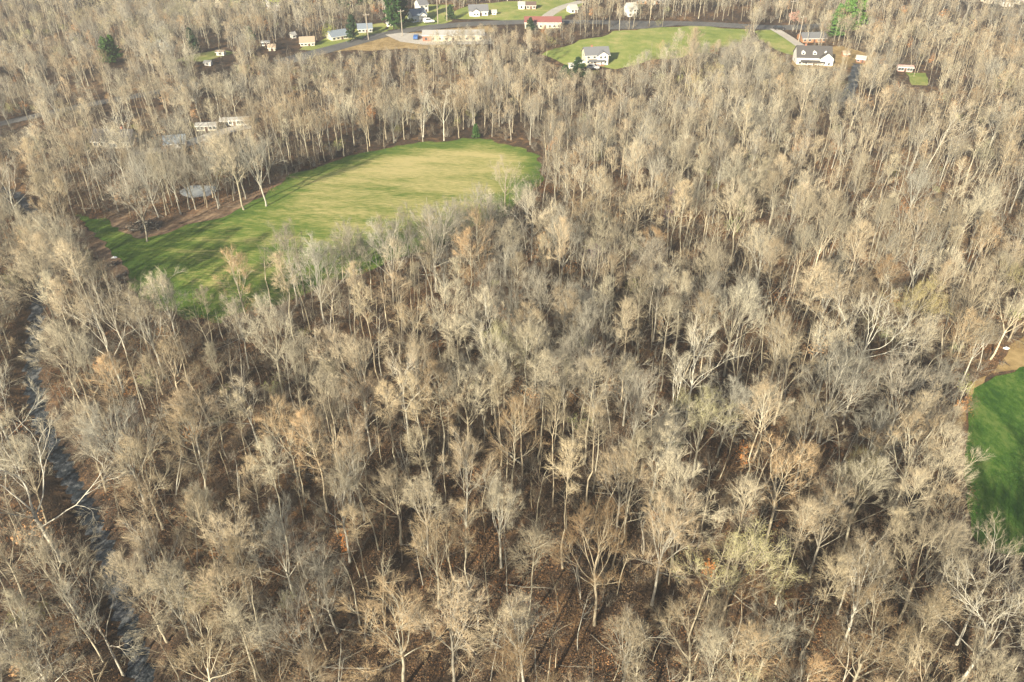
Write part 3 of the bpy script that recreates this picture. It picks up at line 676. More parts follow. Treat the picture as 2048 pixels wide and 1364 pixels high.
for i in near_set:
    x, y, fm, s, lean, note = TREES[i]
    if note: LAB[i] = note.replace('the ', '', 1)+' with bare twigs '+(where(x, y) or 'inside the wood'); continue
    lab = size_word(s)+LOOK[fm][1]+' '+place_of(x, y)
    if len(lab.split()) > 16: lab = size_word(s)+'bare '+SHORT[fm]+' '+place_of(x, y)
    LAB[i] = lab
seen = {}
for i in near_set: seen.setdefault(LAB[i], []).append(i)
for lab, ids in seen.items():
    if len(ids) < 2: continue
    for i in ids:         # told apart by the tree next to it
        x, y, fm, s, lean, note = TREES[i]
        j = min((k for k in near_set if k != i), key=lambda k: math.hypot(TREES[k][0]-x, TREES[k][1]-y))
        new = size_word(s)+SHORT[fm]+' '+place_of(x, y)+' by a '+size_word(TREES[j][3])+SHORT[TREES[j][2]]
        if len(new.split()) > 16: new = SHORT[fm]+' '+place_of(x, y)+' by a '+SHORT[TREES[j][2]]
        if len(new.split()) > 16: new = size_word(s)+SHORT[fm]+' inside the wood by a '+size_word(TREES[j][3])+SHORT[TREES[j][2]]
        LAB[i] = new
for i in near_set:
    x, y, fm, s, lean, note = TREES[i]
    nm, look = LOOK[fm]; lab = LAB[i]
    z = hz(x, y)
    e = link(nm, None, None, (x, y, z-.05), (0, 0, 0)); e.empty_display_size = .5
    rz = rng.uniform(0, 6.28)
    if lean:
        ax, ay = lean; e.rotation_euler = (ax, ay, rz if abs(ay) < .01 else 0)
    else: e.rotation_euler = (rng.normal()*.03, rng.normal()*.03, rz)
    e.scale = (s*rng.uniform(.84, 1.02),)*2+(s,)
    tag(e, lab, 'tree', SHORT[fm]+'s of the wood')
    tm, cm = PROTO[fm][rng.integers(3)]
    if note == 'the sprawling white limbed tree': e.scale = (s*1.45, s*1.45, s)
    link('trunk', tm, e); link('crown', cm, e)

# saplings between them
def pole_h(x, y): return 1
poles = scatter(26000, lambda x, y: 2.4 if y < 200 else 3.6, [(t[0], t[1]) for t in TREES], 30, 380)
pole_s = rng.uniform(.5, 1.15, len(poles)); fx, fy = np.array(poles).T
POLES = [(x, y, s*k) for (x, y), s, k in zip(poles, pole_s, keep_ok(fx, fy, 11*pole_s)) if k]
vis = [p for p in POLES if 0 < to_px(p[0], p[1], 6)[0] < 2048 and to_px(p[0], p[1], 6)[1] < 1364]
vis.sort(key=lambda p: -p[2]/math.hypot(p[1], CAM_H)); near_p = vis[:160]; np_ids = set(near_p)
for x, y, s in near_p:
    kind_ = ('pole', 'pole_pale', 'pole_grey')[rng.integers(3)]
    wh = where(x, y)
    if wh is None:
        j = min(near_set, key=lambda k: math.hypot(TREES[k][0]-x, TREES[k][1]-y)); wh = 'beside a '+size_word(TREES[j][3])+SHORT[TREES[j][2]]+' '+(place_of(TREES[j][0], TREES[j][1]))
    lab = {'pole': 'thin tan sapling ', 'pole_pale': 'thin brown twigged sapling ', 'pole_grey': 'twin stemmed grey sapling '}[kind_]+wh
    e = link('sapling', None, None, (x, y, hz(x, y)-.04), (rng.normal()*.06, rng.normal()*.06, rng.uniform(0, 6.28)), (s*rng.uniform(.9, 1.3),)*2+(s,))
    e.empty_display_size = .3
    if len(lab.split()) > 16: lab = lab.split(' beside')[0]+' beside a '+size_word(TREES[j][3])+SHORT[TREES[j][2]]+' inside the wood'
    tag(e, lab, 'sapling', 'saplings between the trees')
    tm, cm = PROTO[kind_][rng.integers(2)]
    link('trunk', tm, e); link('crown', cm, e)

def stuff(name, rows, label):
    """one object: points carrying which source, turn and size; geometry nodes set the sources on them"""
    co = np.array([r[:3] for r in rows], np.float32); me = bpy.data.meshes.new(name)
    me.vertices.add(len(rows)); me.vertices.foreach_set('co', co.ravel())
    for nm, tp, vals in (('pick', 'INT', np.array([r[3] for r in rows], np.int32)),):
        a = me.attributes.new(nm, tp, 'POINT'); a.data.foreach_set('value', vals)
    a = me.attributes.new('turn', 'FLOAT_VECTOR', 'POINT'); a.data.foreach_set('vector', np.array([r[4] for r in rows], np.float32).ravel())
    a = me.attributes.new('size', 'FLOAT_VECTOR', 'POINT'); a.data.foreach_set('vector', np.array([r[5] for r in rows], np.float32).ravel())
    o = link(name, me); tag(o, label, kind='stuff')
    g = bpy.data.node_groups.new(name, 'GeometryNodeTree')
    g.interface.new_socket('Geometry', in_out='INPUT', socket_type='NodeSocketGeometry'); g.interface.new_socket('Geometry', in_out='OUTPUT', socket_type='NodeSocketGeometry')
    gi = g.nodes.new('NodeGroupInput'); go = g.nodes.new('NodeGroupOutput')
    ci = g.nodes.new('GeometryNodeCollectionInfo'); ci.inputs['Collection'].default_value = far_col
    ci.inputs['Separate Children'].default_value = True; ci.inputs['Reset Children'].default_value = True
    ip = g.nodes.new('GeometryNodeInstanceOnPoints'); ip.inputs['Pick Instance'].default_value = True
    def attr(nm, dt):
        n_ = g.nodes.new('GeometryNodeInputNamedAttribute'); n_.data_type = dt; n_.inputs['Name'].default_value = nm
        return [s for s in n_.outputs if s.name == 'Attribute' and s.enabled][0]
    g.links.new(gi.outputs[0], ip.inputs['Points']); g.links.new(ci.outputs[0], ip.inputs['Instance'])
    g.links.new(attr('pick', 'INT'), ip.inputs['Instance Index'])
    er = g.nodes.new('FunctionNodeEulerToRotation'); g.links.new(attr('turn', 'FLOAT_VECTOR'), er.inputs[0])
    g.links.new(er.outputs[0], ip.inputs['Rotation']); g.links.new(attr('size', 'FLOAT_VECTOR'), ip.inputs['Scale'])
    g.links.new(ip.outputs[0], go.inputs[0])
    md = o.modifiers.new('planting', 'NODES'); md.node_group = g
    return o
def picks(f): return [i for i, a in enumerate(FAR) if a == f]
rows = []; tree_z = height(np.array([t[0] for t in TREES]), np.array([t[1] for t in TREES]))
for i, t in enumerate(TREES):
    if i in near_ids: continue
    x, y, fm, s, lean, note = t
    rows.append((x, y, tree_z[i]-.05, int(rng.choice(picks(fm))), (rng.normal()*.035, (lean[1] if lean else rng.normal()*.035), 0 if lean else rng.uniform(0, 6.28)), (s*rng.uniform(.86, 1.05),)*2+(s,)))
pole_z = height(np.array([p[0] for p in POLES]), np.array([p[1] for p in POLES]))
for p, pz in zip(POLES, pole_z):
    if p in np_ids: continue
    rows.append((p[0], p[1], pz-.04, int(rng.choice(picks('pole'))), (rng.normal()*.06, rng.normal()*.06, rng.uniform(0, 6.28)), (p[2],)*3))
stuff('woodland', rows, 'bare tan and grey woodland stretching away to the far houses')
n_b = 36000
ys = np.sqrt(rng.uniform(28**2, 380**2, n_b)); xs = rng.uniform(-1, 1, n_b)*(ys*.68+34)
okb = free(xs, ys)
rows = []; br = picks('brush'); bw = np.array([.28, .25, .2, .15, .12])
xs, ys = xs[okb], ys[okb]; brush_k = keep_ok(xs, ys, np.full(len(xs), 3.0)); brush_z = height(xs, ys)
for x, y, bk, bz in zip(xs, ys, brush_k, brush_z):
    clump = math.sin(x/9+1.3*math.sin(y/13))+math.sin(y/11+x/21)
    if rng.uniform() > (.48 if y < 150 else .32)+.26*clump: continue
    u = rng.uniform(); s = rng.uniform(.4, 1.0)
    pk = picks('beech')[0] if u < .025 else picks('greenbrush')[0] if u < .045 else br[rng.choice(5, p=bw)]
    if y > 150 and bk < 1: continue
    rows.append((x, y, bz-.03, int(pk), (rng.normal()*.08, rng.normal()*.08, rng.uniform(0, 6.28)), (s*rng.uniform(.8, 1.3),)*2+(s,)))
for fam_, cnt in (('leaves', 9000), ('dropped', 1100)):
    ys = np.sqrt(rng.uniform(30**2, 190**2, cnt)); xs = rng.uniform(-1, 1, cnt)*(ys*.66+20); okb = free(xs, ys); xs, ys = xs[okb], ys[okb]
    for x, y, z in zip(xs, ys, height(xs, ys)):
        rows.append((x, y, z+(.03 if fam_ == 'leaves' else .15), int(rng.choice(picks(fam_))), (0, 0, rng.uniform(0, 6.28)) if fam_ == 'leaves' else (1.5+rng.normal()*.06, 0, rng.uniform(0, 6.28)), (rng.uniform(.7, 1.5),)*3))
stuff('undergrowth', rows, 'tangled bare brush covering the woodland floor')
print('trees', len(TREES), 'poles', len(POLES), 'brush', len(rows))

# ------------------------------------------------------------------ buildings, vehicles and small things
for nm, c in dict(siding_white=(.72, .70, .66), siding_cream=(.60, .54, .42), siding_blue=(.50, .56, .62), siding_grey=(.42, .42, .41), brick_red=(.30, .14, .095), brick_orange=(.38, .19, .10),
                  roof_grey=(.16, .165, .18), roof_dark=(.085, .08, .08), roof_brown=(.14, .10, .085), roof_red=(.26, .10, .09), roof_pale=(.42, .41, .39), roof_blue=(.20, .24, .29), roof_tan=(.38, .30, .22), trim_white=(.78, .77, .74),
                  door_dark=(.10, .06, .05), pink=(.58, .36, .32), wood_grey=(.33, .29, .24), wood_dark=(.10, .08, .065), tyre=(.02, .02, .02), rim=(.45, .45, .46)).items():
    plain(nm, c, .75, .10, 1.5)
for nm, c in dict(paint_white=(.75, .75, .74), paint_blue=(.05, .12, .32), paint_black=(.03, .03, .035), paint_silver=(.42, .43, .45)).items(): plain(nm, c, .3, .03, 1, spec=.5)
plain('glass', (.05, .065, .08), .1, .1, 1, spec=.7); plain('lamp_glass', (.7, .68, .6), .2, .05, 1, spec=.6); plain('plastic_white', (.78, .79, .80), .5, .06, 3)

def m_per_px(px, py):
    x, y = G(px, py); return to_px(x, y, hz(x, y))[2]/FPX
def window(e, x, y, z, ww, wh, side='f', s=1):
    """frame and pane on a front (f) or end (e) wall; s = outward sign"""
    f = MB(); p = MB()
    if side == 'f': f.box(x-ww/2-.1, x+ww/2+.1, min(y, y+s*.06), max(y, y+s*.06), z-.1, z+wh+.1); p.box(x-ww/2, x+ww/2, min(y+s*.05, y+s*.09), max(y+s*.05, y+s*.09), z, z+wh)
    else: f.box(min(y, y+s*.06), max(y, y+s*.06), x-ww/2-.1, x+ww/2+.1, z-.1, z+wh+.1); p.box(min(y+s*.05, y+s*.09), max(y+s*.05, y+s*.09), x-ww/2, x+ww/2, z, z+wh)
    o = f.build('window', 'trim_white', e); p.build('pane', 'glass', o)
def house(name, label, px, py, wpx, depth, wh, rh, wall, roof, rot=0, wins=3, storeys=1, door=True, chimney=None, cross=None, dormers=0, ends=True, porch=False, cat='house', group=None, garage=0):
    x, y = G(px, py); w_ = wpx*m_per_px(px, py)/.8; y += depth*.4
    e = link(name, None, None, (x, y, hz(x, y)-.1), (0, 0, R_(rot)), (.74, .66, .60)); tag(e, label, cat, group)
    a, d = w_/2, depth/2
    MB().prism_x([(-d, 0), (d, 0), (d, wh), (0, wh+rh), (-d, wh)], -a, a).build('wall', wall, e)
    sl = rh/d; ov = .5
    r = MB().prism_x([(-d-ov, wh-ov*sl+.03), (0, wh+rh+.03), (d+ov, wh-ov*sl+.03), (d+ov, wh-ov*sl+.25), (0, wh+rh+.28), (-d-ov, wh-ov*sl+.25)], -a-.45, a+.45).build('roof', roof, e)
    MB().box(-a-.47, a+.47, -d-ov-.05, -d-ov+.02, wh-ov*sl-.06, wh-ov*sl+.2).build('gutter', 'trim_white', r)
    if chimney is not None: MB().box(chimney-.45, chimney+.45, -.2, .6, wh+rh*.5, wh+rh+1.2).build('chimney', 'brick_red', r)
    for st in range(storeys):
        for i in range(wins):
            wx = -a+(i+.5)*w_/wins
            if door and st == 0 and i == wins//2: continue
            if cross and abs(wx-cross[0]) < cross[1]/2+.4: continue
            window(e, wx, -d, .95+2.75*st, 1.15, 1.35, 'f', -1)
    if door:
        dx = -a+(wins//2+.5)*w_/wins
        o = MB().box(dx-.5, dx+.5, -d-.07, -d, .1, 2.2).build('door', 'door_dark', e); MB().box(dx+.33, dx+.40, -d-.14, -d-.065, 1.05, 1.15).build('handle', 'rim', o)
    if ends:
        for s in (-1, 1):
            for st in range(storeys): window(e, 0, s*a, 1.0+2.75*st, 1.1, 1.3, 'e', s)
    if cross:
        cx, cw, out, ch = cross; rr = rh*min(1, cw/depth*1.1)
        g = MB().prism([(cx-cw/2, 0), (cx+cw/2, 0), (cx+cw/2, wh), (cx, wh+rr), (cx-cw/2, wh)], -d-out, -d+.3).build('gable_wall', ch, e)
        sl2 = rr/(cw/2)
        MB().prism([(cx-cw/2-.4, wh-.4*sl2+.04), (cx, wh+rr+.04), (cx+cw/2+.4, wh-.4*sl2+.04), (cx+cw/2+.4, wh-.4*sl2+.24), (cx, wh+rr+.27), (cx-cw/2-.4, wh-.4*sl2+.24)], -d-out-.4, 0).build('gable_roof', roof, e)
        for st in range(storeys):
            for k in (-1, 1): window(e, cx+k*cw*.2, -d-out, 1.0+2.75*st, .95, 1.3, 'f', -1)
    for k in range(dormers):
        dx = -a+(k+.5)*w_/dormers; z0 = wh+rh*.25
        o = MB().prism([(dx-.8, z0), (dx+.8, z0), (dx+.8, z0+1.3), (dx, z0+2.0), (dx-.8, z0+1.3)], -d*.78, -d*.2).build('dormer', 'trim_white', r)
        MB().box(dx-.45, dx+.45, -d*.78-.06, -d*.78, z0+.3, z0+1.2).build('pane', 'glass', o)
    if porch:
        pr = MB().box(-a*.75, a*.55, -d-2.6, -d, 0, .5).build('porch', 'brick_red', e)
        for k in range(5):
            cx_ = -a*.72+k*(a*1.22)/4; MB().tube((cx_, -d-2.4, .5), (cx_, -d-2.4, 2.6), .12, .12, 8).build('post', 'trim_white', pr)
        MB().prism_x([(-d-2.9, 2.6), (-d, 3.0), (-d, 3.2), (-d-2.9, 2.8)], -a*.8, a*.6).build('porch_roof', roof, e)
    for k in range(garage):
        gx_ = a-1.8-k*3.2; o = MB().box(gx_-1.3, gx_+1.3, -d-.06, -d, .05, 2.3).build('garage_door', 'trim_white', e)
        for j in range(3): MB().box(gx_-1.25, gx_+1.25, -d-.09, -d-.055, .12+.72*j, .74+.72*j).build('panel', 'trim_white', o)
    return e
house('farmhouse', 'cream two storey house with grey roof and white gable on the meadow', 1192, 131, 52, 9, 5.4, 3.2, 'siding_cream', 'roof_grey', 8, 4, 2, chimney=-2, cross=(2.4, 5, 1.2, 'siding_white'), porch=True)
house('large_house', 'big house with dark roof, dormers and white gable at the driveway end', 1630, 131, 72, 11, 4.6, 5.0, 'siding_white', 'roof_dark', -6, 5, 1, chimney=-4, cross=(5.5, 6, 1.5, 'siding_white'), dormers=3, porch=True)
house('brick_house', 'low orange brick house with grey roof behind the big dark roofed house', 1628, 86, 52, 9, 2.8, 2.4, 'brick_orange', 'roof_grey', 4, 5)
house('shed', 'small grey roofed shed beside the big dark roofed house', 1724, 126, 18, 4, 2.5, 1.2, 'brick_red', 'roof_pale', -25, 2, ends=False, cat='shed')
house('shed', 'little orange walled shed under the bare trees', 1692, 114, 12, 3, 2.2, 1.0, 'brick_orange', 'roof_tan', 0, 1, ends=False, cat='shed', door=False)
house('mobile_home', 'long pink trailer home beside the yellow green clearing', 1812, 144, 30, 4, 2.7, .5, 'pink', 'pink', -12, 5, cat='trailer')
house('ranch_house', 'dark roofed ranch house with cream walls hidden in the wood', 224, 298, 84, 9.5, 3.0, 3.6, 'siding_cream', 'roof_dark', -3, 6, 1, chimney=3, cross=(1.0, 3.6, 1.0, 'siding_cream'))
house('garage', 'grey sided garage with blue grey roof by the curving driveway', 346, 299, 42, 6.5, 2.7, 2.4, 'siding_grey', 'roof_blue', 14, 2, door=False, garage=1, cat='garage')
house('mobile_home', 'cream mobile home in the wood beyond the garage', 412, 263, 42, 4, 2.7, .6, 'siding_cream', 'roof_pale', 6, 5, cat='trailer')
house('mobile_home', 'longer pale mobile home set back beside the cream one', 468, 252, 58, 4, 2.7, .6, 'siding_white', 'roof_pale', 8, 7, cat='trailer')
w_bb = 132*m_per_px(906, 84)/.8
bb = house('brick_building', 'long low brick building with pale metal roof by the parking lot', 906, 84, 132, 12, 3.6, 1.6, 'siding_cream', 'roof_pale', 2, 9, ends=False, cat='building')
MB().box(-w_bb/2-.06, -w_bb/2+4.5, -6.06, 5.9, .2, 3.5).build('brick_end', 'brick_red', bb)
house('hall', 'long cream hall with dull red roof beside the road', 1086, 58, 78, 11, 4.0, 2.2, 'siding_cream', 'roof_red', 0, 8, cat='building')
house('white_house', 'white house with grey hipped gables on the open lawn', 956, 33, 40, 9, 3.4, 3.2, 'siding_white', 'roof_grey', 6, 4, cross=(-1.5, 4, 1.2, 'siding_white'))
house('shed', 'tiny white shed on the lawn beside the white house', 988, 30, 9, 2.6, 2.2, .9, 'siding_white', 'roof_pale', 6, 1, door=False, ends=False, cat='shed')
house('blue_house', 'pale blue gabled house next to the tall dark conifer', 833, 45, 32, 9, 4.4, 3.4, 'siding_blue', 'roof_blue', 28, 3, 1, cross=(1.5, 4.5, 1, 'siding_white'))
house('white_house', 'tall narrow white house behind the pale blue one', 842, 26, 20, 8, 5.4, 3.0, 'siding_white', 'roof_grey', 30, 2, 2)
house('cottage', 'cream cottage with blue grey roof beside the round evergreen', 672, 81, 38, 8, 2.7, 2.6, 'siding_cream', 'roof_blue', 35, 4)
house('cottage', 'blue grey cottage behind the round evergreen', 728, 66, 30, 8, 2.7, 2.2, 'siding_grey', 'roof_blue', 10, 4)
house('carport', 'small white building at the foot of the tall conifer', 782, 53, 20, 5, 2.5, 1.0, 'siding_white', 'roof_pale', 5, 2, ends=False, cat='building')
house('cottage', 'cream cottage with tan roof at the end of the yards', 612, 93, 30, 8, 2.4, 2.4, 'siding_cream', 'roof_tan', 10, 4)
house('shed', 'white garden shed before the dark hedge of trees', 585, 77, 9, 3, 2.5, 1.2, 'siding_white', 'roof_pale', 40, 1, door=False, ends=False, cat='shed')
house('mobile_home', 'short white trailer under bare trees beside the tan roofed shed', 531, 92, 16, 3, 2.4, .4, 'siding_white', 'roof_pale', 4, 3, ends=False, cat='trailer')
house('shed', 'tan roofed shed beside the short white trailer', 543, 102, 14, 4, 2.2, 1.4, 'siding_cream', 'roof_tan', 5, 1, ends=False, cat='shed')
house('shed', 'low white shed at the front of the small pale lawn', 415, 132, 13, 3.5, 2.0, .6, 'siding_white', 'roof_pale', 0, 1, door=False, ends=False, cat='shed')
house('carport', 'flat tan carport behind the small pale lawn', 440, 112, 16, 4, 2.4, .5, 'siding_white', 'roof_tan', 0, 1, door=False, ends=False, cat='carport')
house('garage', 'white garage at the end of the far lawn', 1043, 19, 13, 6, 3.0, 1.6, 'siding_white', 'roof_pale', 0, 1, door=False, garage=1, cat='garage')
house('bungalow', 'pinkish bungalow beside the far white garage', 1062, 19, 20, 7, 2.8, 1.6, 'pink', 'roof_brown', 0, 3, ends=False)
house('white_house', 'two storey white house among trees beyond the parking lot', 1262, 34, 20, 8, 5.4, 3.0, 'siding_white', 'roof_pale', 12, 2, 2)
house('brick_house', 'long brick house with white entrance on the far green', 1302, 9, 60, 9, 3.0, 2.2, 'brick_orange', 'roof_brown', 0, 7, cross=(0, 5, 1.2, 'siding_white'))
house('white_house', 'small white house half hidden by trees past the far driveway', 1145, 27, 16, 7, 3.0, 2.2, 'siding_white', 'roof_pale', 20, 2)
ch = house('church', 'white church with a pointed steeple among far trees', 545, 22, 24, 9, 5.0, 3.5, 'siding_white', 'roof_grey', 15, 3, 1, cat='church')
MB().box(-4.2, -2.0, -5.4, -3.2, 0, 9.5).build('tower', 'siding_white', ch)
MB().add([(-4.3, -5.5, 9.5), (-1.9, -5.5, 9.5), (-1.9, -3.1, 9.5), (-4.3, -3.1, 9.5), (-3.1, -4.3, 15)], [(0, 1, 4), (1, 2, 4), (2, 3, 4), (3, 0, 4), (3, 2, 1, 0)]).build('spire', 'roof_pale', ch)
house('white_house', 'cream gabled house on the far wooded rise', 440, 18, 18, 8, 4.0, 3.0, 'siding_cream', 'roof_brown', 60, 2)
house('white_house', 'white house at the far end of the yards', 592, 6, 18, 8, 5, 3.0, 'siding_white', 'roof_blue', 20, 2, 2)
for k, (hx, hy, rt) in enumerate([(1985, 8, 10), (2018, 14, -8), (2046, 10, 5)]):
    house('far_house', ['pale house first in the far row beyond the wood', 'white house in the middle of the far row beyond the wood', 'pale house last in the far row beyond the wood'][k], hx, hy, 22, 8, 3.2, 2.4, ['siding_cream', 'siding_white', 'siding_cream'][k], ['roof_pale', 'roof_grey', 'roof_tan'][k], rt, 3)

def car(label, px, py, rot, paint, high=1.0):
    x, y = G(px, py); e = link('car', None, None, (x, y, hz(x, y)+.14), (0, 0, R_(rot))); tag(e, label, 'car')
    h = high
    pr = [(-2.2, .35), (2.15, .35), (2.25, .62), (2.1, .88), (1.1, 1.0*h), (.45, 1.45*h), (-1.3, 1.5*h), (-2.05, 1.05*h), (-2.25, .8)]
    o = MB().prism(pr, -.86, .86).build('body', paint, e)
    bv = o.modifiers.new('bevel', 'BEVEL'); bv.width = .07; bv.segments = 2
    for s in (-1, 1): MB().prism([(-1.75, 1.0*h), (.95, .98*h), (.38, 1.38*h), (-1.25, 1.42*h)], s*.875-.01, s*.875+.01).build('side_window', 'glass', e)
    MB().add([(1.13, -.7, 1.0*h), (1.13, .7, 1.0*h), (.5, .62, 1.44*h), (.5, -.62, 1.44*h)], [(0, 1, 2, 3)]).build('windscreen', 'glass', e)
    for sx in (-1.35, 1.4):
        for s in (-1, 1):
            t = MB().tube((sx, s*.70, .33), (sx, s*.90, .33), .33, .33, 14).build('wheel', 'tyre', e); MB().tube((sx, s*.90, .33), (sx, s*.915, .33), .19, .17, 10).build('rim', 'rim', t)
    for s in (-1, 1): MB().box(2.17, 2.26, s*.62-.16, s*.62+.16, .62, .78).build('headlight', 'lamp_glass', e)
car('dark car parked at the top of the concrete driveway', 1558, 60, 10, 'paint_black', 1.1)
car('white car beside the grey roofed farmhouse', 1162, 128, 15, 'paint_white')
car('blue car parked at the end of the brick building', 833, 78, 85, 'paint_blue')
car('white van beside the pale blue house', 858, 46, 20, 'paint_white', 1.25)
car('silver car below the farmhouse porch', 1186, 138, -10, 'paint_silver')
e = house('shed', 'white storage shed below the farmhouse at the meadow corner', 1142, 138, 9, 2.6, 2.2, .7, 'siding_white', 'roof_pale', 10, 1, door=False, ends=False, cat='shed')

for k, (px, py, lb) in enumerate([(737, 80, 'grey utility pole beside the cottage yards'), (805, 72, 'grey utility pole at the parking lot entrance'), (876, 47, 'grey utility pole beside the white houses'), (894, 42, 'grey utility pole next to the dark garden evergreen'), (1597, 84, 'grey utility pole along the concrete driveway'), (1578, 50, 'grey utility pole behind the red leaved tree')]):
    x, y = G(px, py); e = link('utility_pole', None, None, (x, y, hz(x, y)-.2), (0, 0, R_(20))); tag(e, lb, 'utility pole', 'poles along the road')
    MB().tube((0, 0, 0), (0, 0, 10), .2, .13, 10).build('pole', 'wood_grey', e); c = MB().box(-1.2, 1.2, -.2, -.1, 9.2, 9.4).build('crossarm', 'wood_grey', e)
    for s in (-1, 0, 1): MB().tube((s*1.05, -.15, 9.4), (s*1.05, -.15, 9.6), .06, .04, 6).build('insulator', 'trim_white', c)

# evergreens, blossom and leafing trees
for k, (px, py, h, rd, mt, lb) in enumerate([(707, 82, 9.5, 3.4, 'needle_dark', 'round dark evergreen beside the cream cottage'), (788, 60, 19, 5.0, 'needle_dark', 'tall dark conifer beside the pale blue house'), (806, 50, 14, 4.2, 'needle_dark', 'second dark conifer close behind the tall one'),
        (1668, 78, 13, 5, 'needle_bright', 'bright green conifer behind the big dark roofed house'), (1690, 66, 14, 5, 'needle_bright', 'bright green conifer in the middle of the clump of three'), (1712, 56, 13, 5, 'needle_bright', 'bright green conifer at the far end of the clump'),
        (218, 128, 9, 3.2, 'needle_bright', 'bushy bright green conifer at the dark wood edge'), (232, 124, 9, 3.2, 'needle_bright', 'smaller green conifer leaning on the bushy one'), (388, 108, 9, 2.8, 'needle_dark', 'dark cedar behind the small pale lawn'),
        (952, 277, 4.2, 1.2, 'needle_dark', 'small cedar at the far rim of the mown field'), (1155, 156, 7, 4, 'needle_dark', 'dark evergreen thicket below the farmhouse'), (1130, 160, 5, 3, 'needle_dark', 'low evergreen bush beside the dark thicket'),
        (730, 14, 13, 4, 'needle_dark', 'dark conifer behind the row of yards'), (690, 18, 12, 4, 'needle_dark', 'dark conifer at the start of the yards'), (901, 40, 6, 2.2, 'needle_dark', 'dark garden evergreen beside the lawn fence'), (1060, 62, 5, 2.4, 'needle_dark', 'green bush before the cream hall'),
        (500, 80, 5, 2.6, 'needle_dark', 'low cedar at the foot of the bare wood edge')]):
    tr, cr = gen_conifer(900+k, h, rd, mt); x, y = G(px, py)
    e = link('evergreen_tree', None, None, (x, y, hz(x, y)-.05)); tag(e, lb, 'evergreen', 'evergreens around the houses and field')
    link('trunk', mesh_from('trunk', tr), e); link('crown', mesh_from('crown', cr), e)
for k, (px, py, h, st, sprd, lf, sz, lb) in enumerate([(1345, 412, 5.5, 5, .3, 'leaf_purple', .09, 'redbud shrub with purple blossom on the wooded slope'), (1330, 450, 4, 5, .35, 'leaf_purple', .07, 'small redbud with faint purple blossom below the larger one'), (1186, 530, 5, 4, .3, 'leaf_purple', .06, 'redbud with sparse purple blossom deep in the wood'),
        (1585, 62, 7, 6, .3, 'leaf_red', .16, 'red leaved garden tree by the parked dark car'), (318, 124, 8, 5, .25, 'leaf_blossom', .13, 'white blossoming tree at the small pale lawn'), (336, 124, 7, 5, .25, 'leaf_blossom', .13, 'second white blossoming tree beside the first'),
        (480, 36, 13, 5, .2, 'leaf_spring', .2, 'light green leafing tree on the far rise'), (555, 45, 12, 5, .2, 'leaf_spring', .2, 'light green leafing tree below the church'), (655, 78, 5, 9, .4, 'leaf_spring', .12, 'yellow green shrub beside the cream cottage'),
        (330, 214, 6, 3, .2, 'leaf_orange', .16, 'orange leaved beech sapling in the wood above the garage'), (345, 208, 5, 3, .2, 'leaf_orange', .16, 'second orange leaved beech sapling above the garage'), (1480, 430, 5, 4, .3, 'leaf_spring', .08, 'leafing pale green shrub below the leaning tree'),
        (1460, 470, 4, 4, .35, 'leaf_spring', .08, 'small pale green shrub in the dark hollow'), (1500, 372, 5, 3, .25, 'leaf_orange', .13, 'orange leaved beech sapling on the lit slope'), (2030, 640, 2.5, 6, .4, 'leaf_spring', .08, 'yellow green shrub on the dry verge')]):
    tr, cr = gen_brush(950+k, h, st, sprd, 'bark_grey', 'twig_tan', 8, 6, lf, sz, .9); x, y = G(px, py)
    e = link('leafing_shrub' if h < 7.5 else 'leafing_tree', None, None, (x, y, hz(x, y)-.04)); tag(e, lb, 'shrub' if h < 7.5 else 'tree', 'leafing and blossoming plants')
    link('trunk', mesh_from('trunk', tr), e); link('crown', mesh_from('crown', cr), e)

# brush pile, logs and the pale things at the field and verge
logs = []
for k in range(4):
    b = MB(); p0 = Vector((-1.6, 0, 0)); r0 = .09+.03*k
    for j in range(5):
        p1 = p0+Vector((.65, random.uniform(-.14, .14), random.uniform(-.12, .12))); b.tube(p0, p1, r0*(1-.13*j), r0*(1-.13*(j+1)), 7); p0 = p1
    me = bpy.data.meshes.new('log'); me.from_pydata(b.v, [], b.f); me.materials.append(MATS[['wood_dark', 'bark_grey', 'bark_dark', 'wood_dark'][k]]); logs.append(me)
def heap(name, label, px, py, n_, rx, ry, hh, cat, size=1.0):
    x, y = G(px, py); e = link(name, None, None, (x, y, hz(x, y))); tag(e, label, cat)
    for k in range(n_):
        a = random.uniform(0, 6.28); q = random.random()**.6; lx, ly = math.cos(a)*q*rx, math.sin(a)*q*ry
        link('branch', logs[k % 4], e, (lx, ly, .1+hh*max(0, 1-q*q)*random.random()), (random.uniform(-.3, .3), random.uniform(-.45, .35), random.uniform(0, 6.28)), (size*random.uniform(.5, 1.1), size, size))
heap('brush_pile', 'dark pile of cut branches at the wood side of the mown field', 288, 456, 130, 3.6, 1.8, 1.5, 'brush pile')
heap('log_heap', 'small heap of brown logs at the field corner', 224, 530, 22, 1.2, .9, .5, 'log heap', .7)
heap('log_heap', 'scattered brown logs along the turned soil', 242, 556, 20, .8, 1.8, .3, 'log heap', .7)
heap('log_heap', 'few dark branches lying on the dry verge', 2008, 728, 9, .9, .6, .25, 'log heap', .5)
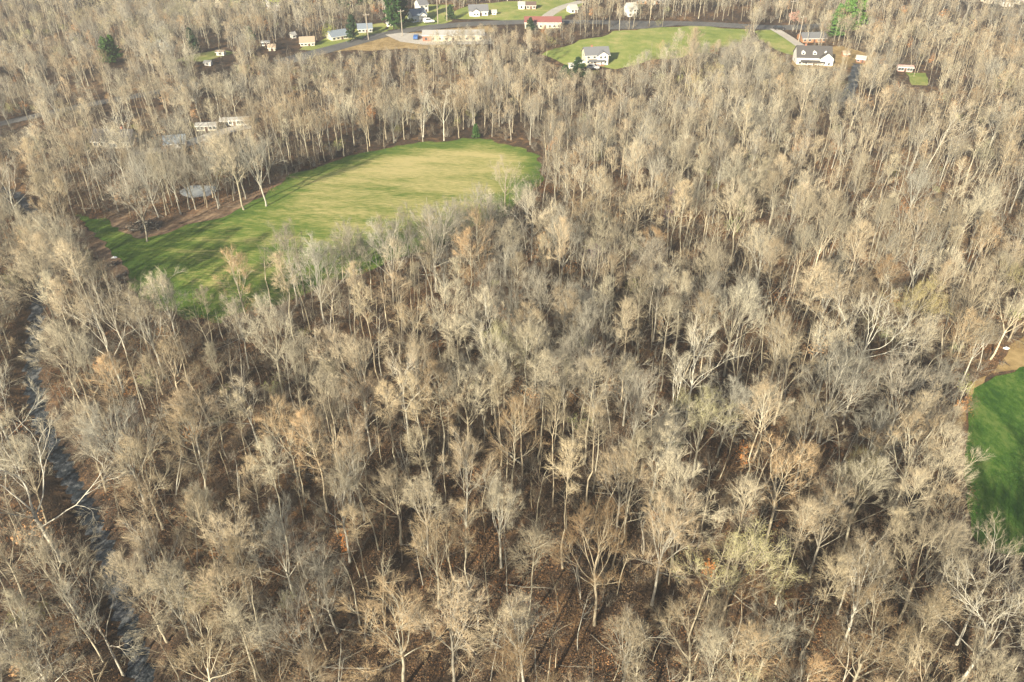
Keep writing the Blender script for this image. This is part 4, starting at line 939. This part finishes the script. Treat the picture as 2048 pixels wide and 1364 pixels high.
def bundle(label, px, py, s):
    x, y = G(px, py); rg = np.random.default_rng(int(px)); b = MB(); n1, n2 = 10, 6; v = []
    for j in range(n2+1):
        th = j/n2*math.pi/2
        for i in range(n1):
            ph = i*2*math.pi/n1; q = s*(1+.16*rg.normal())
            v.append((math.cos(ph)*math.cos(th)*q*1.3, math.sin(ph)*math.cos(th)*q*.8, math.sin(th)*q*.7))
    b.add(v, [(j*n1+i, j*n1+(i+1) % n1, (j+1)*n1+(i+1) % n1, (j+1)*n1+i) for j in range(n2) for i in range(n1)])
    o = b.build('tarp_bundle', 'plastic_white', None); o.location = (x, y, hz(x, y)); tag(o, label, 'bundle')
bundle('crumpled white tarp bundle beside the brown logs', 229, 516, .45)
bundle('crumpled white bundle on the dry verge', 2012, 697, .42)
for k, (px, py, rz, ln, lb) in enumerate([(640, 830, .5, 2.2, 'fallen grey trunk lying in the leaf litter'), (1010, 905, 2.3, 2.6, 'fallen trunk in the dark gap below bare crowns'), (330, 1150, 1.1, 3.0, 'fallen trunk on the bank beside the creek'), (110, 690, 1.0, 2.0, 'broken pale trunk fallen beside the creek bend'), (1330, 168, .1, 3.0, 'pale fallen log below the meadow')]):
    x, y = G(px, py); o = link('fallen_log', logs[1], None, (x, y, hz(x, y)+.25), (0, .04, rz), (ln, 1.3, 1.3)); tag(o, lb, 'log')

# ------------------------------------------------------------------ air
hb = MB().box(-2500, 2500, -1300, 3700, -6.5, 92).build('haze', 'trim_white', None); tag(hb, 'thin pale haze over the land', kind='stuff')
hm = bpy.data.materials.new('haze'); hm.use_nodes = True; hn = hm.node_tree.nodes; hn.clear()
hv = hn.new('ShaderNodeVolumePrincipled'); hv.inputs['Color'].default_value = (.93, .96, 1, 1); hv.inputs['Density'].default_value = .00045; hv.inputs['Anisotropy'].default_value = .3
ho = hn.new('ShaderNodeOutputMaterial'); hm.node_tree.links.new(hv.outputs[0], ho.inputs['Volume'])
hb.data.materials.clear(); hb.data.materials.append(hm)
print('script seconds', round(time.time()-T0, 1))
